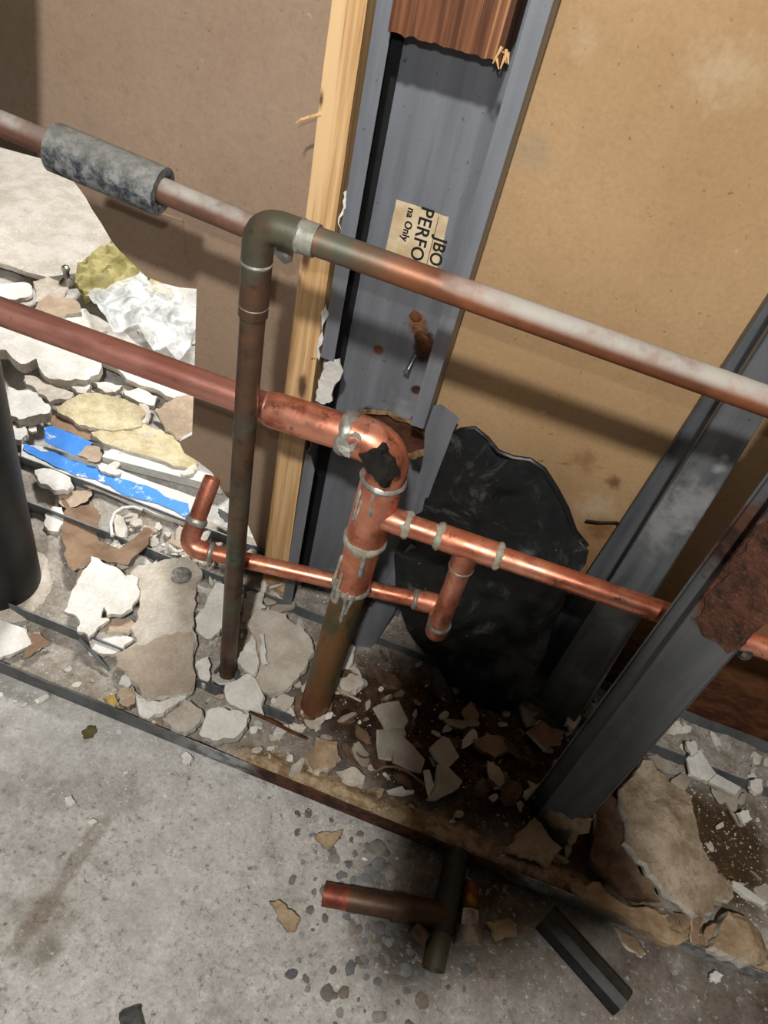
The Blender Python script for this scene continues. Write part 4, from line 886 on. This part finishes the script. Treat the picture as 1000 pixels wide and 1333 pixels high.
# ------------------------------------------------------------------ things on the concrete
of = thing('pipe_fitting', px(570,1190,z=0), 'old tarnished copper tee fitting lying on the concrete', 'fitting')
r1 = .0135; a = px(421,1164,z=r1); b = px(575,1192,z=r1+.004); d = (b-a).normalized()
hollow([a, a+d*.034], r1, .002).mk('cut_pipe_end', plain('reddish copper end', (150,84,66), (120,64,50), 40, .5, .5), of, True)
mk('pipe_length', *tube([a+d*.03, a+(b-a)*.62], .0142), COPO, of, True); mk('tee_body', *tube([a+(b-a)*.58, b-d*.004, b+d*.008], [.0165,.0165,.008]), COPO, of, True)
c0 = px(596,1108,z=.016); c1 = px(564,1262,z=.013); dv = (c1-c0).normalized()
hollow([c0, c0+(c1-c0)*.72], .0150, .002).mk('cross_pipe', BLACKP, of, True); hollow([c0+(c1-c0)*.70, c1], .0138, .002).mk('cross_pipe_end', COPO, of, True)
mk('corner_gusset', *tube([b-d*.03+dv*.018, b-d*.012+dv*.03], [.010,.009], 12), COPO, of, True)
nf = thing('nut_fitting', px(610,1200,z=0), 'small brass and steel compression nut fitting right of the tee fitting', 'fitting')
n0 = px(613,1150,z=.012); n1 = px(609,1232,z=.012); dn = (n1-n0)
def seg(a, b, ra, rb, m, name, sg=20): mk(name, *tube([n0+dn*a, n0+dn*(a+.02), n0+dn*(b-.02), n0+dn*b], [ra*.93,ra,rb,rb*.93], sg), m, nf, sg > 8)
seg(0,.22,.0105,.0105, plain('copper cap', (140,74,56), (104,56,44), 40, .5, .5), 'copper_cap'); seg(.2,.42,.0118,.0118, BRASS, 'brass_ring'); seg(.42,.74,.0112,.0128, CHROME, 'hex_nut', 6); seg(.72,1,.0155,.0170, SOLD, 'flared_end')
# black angle of tube
bo_ = [px(*q, z=.012) for q in ((699,1203),(726,1180),(825,1291),(803,1318))]
ax = (bo_[2]-bo_[1]).normalized(); side = (bo_[0]-bo_[1]); m0 = (bo_[0]+bo_[1])/2; m1 = (bo_[2]+bo_[3])/2; hw = side.length/2; sdv = (side - ax*side.dot(ax)).normalized()
pr = [(-hw,0),(-hw,.008),(-hw*.6,.017),(hw*.1,.020),(hw*.7,.015),(hw,.006),(hw,0),(hw-.003,0),(hw*.6,.012),(0,.0165),(-hw*.55,.0135),(-hw+.003,.007),(-hw+.003,0)]
n = len(pr); V = [m0+sdv*x+Vector((0,0,z-.011)) for x,z in pr]+[m1+sdv*x+Vector((0,0,z-.011)) for x,z in pr]
mk('black_tube', V, [tuple(range(n))[::-1], tuple(range(n,2*n))]+[(i,(i+1)%n,(i+1)%n+n,i+n) for i in range(n)], BLACKP, label='black half-round tube offcut lying at the lower right on the concrete', cat='tube')
piece('black_offcut', [(155,1318),(170,1312),(180,1310),(184,1326),(188,1350),(156,1350)], .014, .012, [BLACKP, BLACKP], 'black plastic offcut cut by the lower edge of the picture', 'offcut', jagged=.04)
piece('leaf', [(106,952),(114,944),(124,944),(127,952),(120,960),(110,962)], .003, .0015, [plain('dead olive leaf', (98,92,58), (72,68,42), 60, .9)]*2, 'dark olive leaf scrap on the concrete before the track', 'leaf')
piece('clay_clod', [(352,1174),(364,1172),(374,1184),(390,1194),(386,1208),(374,1212),(362,1196)], .010, .008, [TANM, TANM], 'tan clod on the concrete left of the tee fitting', 'clod', amp=.003)
piece('clay_clod', [(412,1090),(424,1082),(446,1080),(440,1092),(424,1104)], .008, .006, [TANM, TANM], 'tan yellowish clod below the rusty track edge', 'clod', amp=.003)
piece('clay_clod', [(634,1200),(652,1198),(672,1204),(670,1218),(648,1222)], .008, .006, [TANM, TANM], 'tan clod right of the nut fitting', 'clod', amp=.003)
piece('plaster_chip', [(236,982),(244,979),(250,986),(247,995),(238,994)], .008, .006, [GYPW, GYP], 'round white chip just in front of the track', 'debris')
piece('plaster_chip', [(84,1038),(92,1035),(97,1042),(92,1050),(86,1046)], .006, .005, [GYPW, GYP], 'white chip on the left of the concrete', 'debris')
piece('plaster_chip', [(112,1070),(122,1066),(127,1070),(118,1074)], .005, .004, [GYPW, GYP], 'flat white chip on the concrete before the groove', 'debris')
piece('plaster_chip', [(45,911),(61,903),(64,907),(48,916)], .007, .006, [GYPW, GYP], 'small pale stick left on the concrete near the track', 'debris', jagged=.04)
piece('plaster_chip', [(802,1208),(815,1215),(840,1240),(833,1245),(815,1230)], .008, .006, [TANM, GYP], 'long tan chip between the black tube and the track', 'debris')
piece('plaster_chip', [(925,1268),(934,1264),(942,1270),(936,1278),(925,1276)], .008, .006, [GYPW, GYP], 'pale chip in front of the right track end', 'debris')

# ------------------------------------------------------------------ pebbles in the concrete (parts of the floor)
PEB = [plain('grey pebble', (156,151,144), (126,121,114), 60, .7, bump=.2, rv=.7), plain('brown pebble', (146,133,119), (118,106,94), 60, .7, bump=.2, rv=.6), plain('bluish pebble', (140,141,141), (112,114,115), 60, .65, bump=.2, rv=.6)]
pm = []
for i in range(9):
    bm = bmesh.new(); bmesh.ops.create_icosphere(bm, subdivisions=2, radius=1)
    for v in bm.verts: v.co *= 1+.28*noise.noise(v.co*1.3+Vector((i*5,0,0))); v.co.z *= .30
    for f in bm.faces: f.smooth = True
    me = bpy.data.meshes.new('pebble'); bm.to_mesh(me); bm.free(); me.materials.append(PEB[i % 3]); pm.append(me)
rp = random.Random(3); k = 0
while k < 210:
    u = rp.gauss(505, 75); v = rp.gauss(1180, 85)
    if v > 1345 or v < 1040 or u < 380 or u > 690: continue
    p = px(u, v, z=0)
    if p.y > yF-.012: continue
    k += 1; o = bpy.data.objects.new('pebble', pm[k % 9]); COL.objects.link(o); o.parent = floor
    s = abs(rp.gauss(.0036,.0036))+.0018; o.location = (p.x, p.y, hfl(p.x,p.y)-.002-s*.10); o.rotation_euler = (0,0,rp.uniform(0,6.3)); o.scale = (s, s*rp.uniform(.6,1), s*.7)

# the phone that takes the picture (behind the lens; its shadow falls on the rubble)
def cpt(x, y, z): return Vector(CAM + RM @ np.array([x, y, z]))
ph = thing('smartphone', cpt(.02,.05,-.02), 'smartphone held over the pipes to take the picture', 'phone')
def camslab(n, x0, x1, y0, y1, z0, z1, m, pts=6, r=.010):
    o = []
    for cx_, cy_, a0 in ((x1-r,y1-r,0),(x0+r,y1-r,90),(x0+r,y0+r,180),(x1-r,y0+r,270)):
        o += [(cx_+r*math.cos(math.radians(a0+90*i/pts)), cy_+r*math.sin(math.radians(a0+90*i/pts))) for i in range(pts+1)]
    k = len(o); mk(n, [cpt(a,b,z0) for a,b in o]+[cpt(a,b,z1) for a,b in o], [tuple(range(k)), tuple(range(k,2*k))]+[(i,(i+1)%k,(i+1)%k+k,i+k) for i in range(k)], m, ph)
camslab('phone_body', -.016, .064, -.034, .142, -.020, -.012, BLACKP); camslab('shadow_flap', .064, .118, -.050, .142, -.016, -.013, BLACKP); camslab('screen', -.013, .061, -.015, .139, -.0206, -.020, BLACKP)  # unseen flap added only to widen the phone's shadow

# ------------------------------------------------------------------ small chips, each on its own
def chipmesh(seed, flat, mats, name='plaster_chip'):
    r = random.Random(seed); n = r.randint(6,9); ph_ = r.uniform(0,6); el = r.uniform(.5,.95); P2 = []
    for i in range(n):
        t = 2*math.pi*(i+r.uniform(-.3,.3))/n; q = r.uniform(.65,1.05); P2.append(Vector((math.cos(t)*q, math.sin(t)*q*el)))
    Q = []
    for i, p in enumerate(P2): q = P2[(i+1) % n]; Q += [p, (p+q)/2+Vector((r.uniform(-.09,.09), r.uniform(-.09,.09)))]
    P2 = Q; n = len(Q); bend = r.uniform(-.15,.15); V = []
    for sc_, z in ((1,flat),(1.04,flat*.55),(.93,0)): V += [(p.x*sc_+r.uniform(-.03,.03), p.y*sc_+r.uniform(-.03,.03), z+bend*p.x*p.x+r.uniform(-.04,.04)*flat) for p in P2]
    V.append((0,0,flat+r.uniform(-.05,.08)))
    c = len(V)-1; Fq = [(i,(i+1)%n,c) for i in range(n)]+[tuple(range(2*n,3*n))[::-1]]; mi = [0]*n+[1]
    for L in (0,1): Fq += [(L*n+i, (L+1)*n+i, (L+1)*n+(i+1)%n, L*n+(i+1)%n) for i in range(n)]; mi += [1]*n
    me = bpy.data.meshes.new(name); me.from_pydata(V, [], Fq)
    for m in (mats if isinstance(mats, tuple) else (mats, mats)): me.materials.append(m)
    me.polygons.foreach_set('material_index', mi); return me
WCH = [chipmesh(i, .45, [GYPW,GYP,PAPW,GYPW,DUSTY][i % 5]) for i in range(15)]; TCH = [chipmesh(i+50, .35, [PAPT,TANM,DUSTY][i % 3]) for i in range(9)]; DCH = [chipmesh(i+90, .45, [MUD,TILE,TANM,DUSTY][i % 4]) for i in range(12)]
def scatter(n, box, meshes, s0, s1, label, group, ground, rs, tiltmax=.35, name='plaster_chip', lift=0):
    r = random.Random(rs); q = 0
    while q < n:
        x = r.uniform(box[0], box[1]); y = r.uniform(box[2], box[3]); s = s0+(s1-s0)*r.random()**2
        o = bpy.data.objects.new(name, r.choice(meshes)); COL.objects.link(o); q += 1
        o.location = (x, y, ground(x,y)-.0012+lift*r.random()); o.rotation_euler = (r.uniform(-tiltmax,tiltmax), r.uniform(-tiltmax,tiltmax), r.uniform(0,6.3)); o.scale = (s, s*r.uniform(.55,1), s)
        meta(o, label, 'debris', group)
bedz = lambda x, y: hb(x,y)
flz = lambda x, y: hfl(x,y)-.001
scatter(64, (-.40,-.12,.055,.20), WCH, .004, .013, 'pale plaster crumb in the drift behind the coin slab and standpipe', 'crumbs behind the left pipes', bedz, 11, .6, lift=.014)
scatter(46, (-.14,.03,-.10,.10), WCH+TCH, .004, .012, 'pale plaster crumb around the feet of standpipe and riser', 'crumbs around the pipe feet', bedz, 12, .6, lift=.008)
scatter(50, (.02,.30,-.09,.12), DCH+WCH[:4], .004, .012, 'small crumb among the dark tiles right of the riser', 'crumbs in the dark centre', bedz, 13, .6, lift=.008)
scatter(36, (.32,.70,-.09,.20), DCH+WCH[:6], .004, .012, 'small crumb in the pile right of the near steel stud', 'crumbs in the right pile', bedz, 14, .5)
scatter(22, (-.44,-.18,-.11,-.04), WCH+TCH, .003, .008, 'tiny plaster crumb in the left part of the front track', 'crumbs in the left track', bedz, 15, .3)
scatter(34, (-.40,.15,-.19,-.125), WCH, .002, .0055, 'tiny white crumb on the concrete along the front track', 'crumbs along the track', flz, 16, .2)
scatter(24, (-.85,-.30,.26,.75), WCH+TCH, .005, .016, 'plaster crumb scattered on the next room floor', 'crumbs in the next room', lambda x,y: .003, 17, .3)
scatter(18, (.35,.70,.14,.205), WCH, .004, .012, 'white crumb in the right end of the back track', 'crumbs in the back track', bedz, 18, .4)
FLK = [chipmesh(i+200, r_, mm, 'plaster_flake') for i, (r_, mm) in enumerate([(.22,(PAPW,GYP)),(.30,(GYPW,GYP)),(.16,(DUSTY,GYP)),(.20,(PAPT,GYP)),(.34,(GYP,GYPW)),(.14,(GYPW,PAPT)),(.26,(PAPW,GYPW)),(.20,(DUSTY,PAPT))]*3)]
FLD = [chipmesh(i+300, r_, mm, 'plaster_flake') for i, (r_, mm) in enumerate([(.25,(MUD,MUD)),(.2,(PAPB,MUD)),(.3,(TILE,MUD)),(.22,(DUSTY,MUD)),(.3,(TILE,TILE)),(.16,(MUD,MUD))]*3)]
scatter(70, (-.40,-.10,.045,.20), FLK, .012, .032, 'broken plaster flake in the drift behind the coin slab and standpipe', 'flakes behind the left pipes', bedz, 31, .6, 'plaster_flake', .016)
scatter(60, (-.36,-.13,.075,.19), FLK[:6]+FLK[8:14], .007, .018, 'small white flake heaped behind the copper stub', 'flakes heaped behind the stub', bedz, 37, .7, 'plaster_flake', .020)
scatter(44, (-.27,.04,-.10,.11), FLK, .010, .024, 'broken plaster flake around the feet of standpipe and riser', 'flakes around the pipe feet', bedz, 32, .6, 'plaster_flake', .006)
scatter(58, (.02,.33,-.085,.125), FLD, .008, .026, 'brown broken flake among the dark tiles right of the riser', 'flakes in the dark centre', bedz, 33, .6, 'plaster_flake', .014)
scatter(40, (.32,.66,-.09,.12), FLD, .010, .030, 'muddy broken flake in the pile right of the near steel stud', 'flakes in the right pile', bedz, 34, .6, 'plaster_flake', .012)
scatter(18, (.35,.66,.14,.205), FLK, .008, .020, 'white plaster flake in the right end of the back track', 'flakes in the back track', bedz, 35, .4, 'plaster_flake', .004)
scatter(30, (-.75,-.30,.24,.62), FLK, .014, .034, 'plaster flake scattered on the next room floor', 'flakes in the next room', lambda x,y: .004, 36, .3, 'plaster_flake', .03)
# grit: too fine to count
g = G(); r = random.Random(5)
for i in range(9000):
    z = r.random()
    if z < .35: x = r.uniform(-.55,.12); y = yF-.004-abs(r.gauss(0,.07)); gz = hfl(x,y)-.002
    else: x = r.uniform(-.5,.75); y = r.uniform(yF+.004,.21); gz = hb(x,y)-.001
    s = r.uniform(.0005,.0016)*(1 if r.random() < .85 else 1.8); t = r.uniform(0,6.3)
    b = len(g.V); g.V += [Vector((x+math.cos(t+k*2.09)*s, y+math.sin(t+k*2.09)*s*r.uniform(.6,1), gz)) for k in range(3)]+[Vector((x,y,gz+s*r.uniform(.6,1.2)))]
    mm = 0 if (y < yF or r.random() < (.9 if x < .02 else .5)) else 1
    g.F += [(b,b+1,b+3),(b+1,b+2,b+3),(b+2,b,b+3)]; g.M += [mm]*3
meta(g.mk('plaster_grit', [GYPW, MUD], origin=(0,0,0)), 'fine plaster grit sprinkled over concrete and rubble', 'grit', kind='stuff')
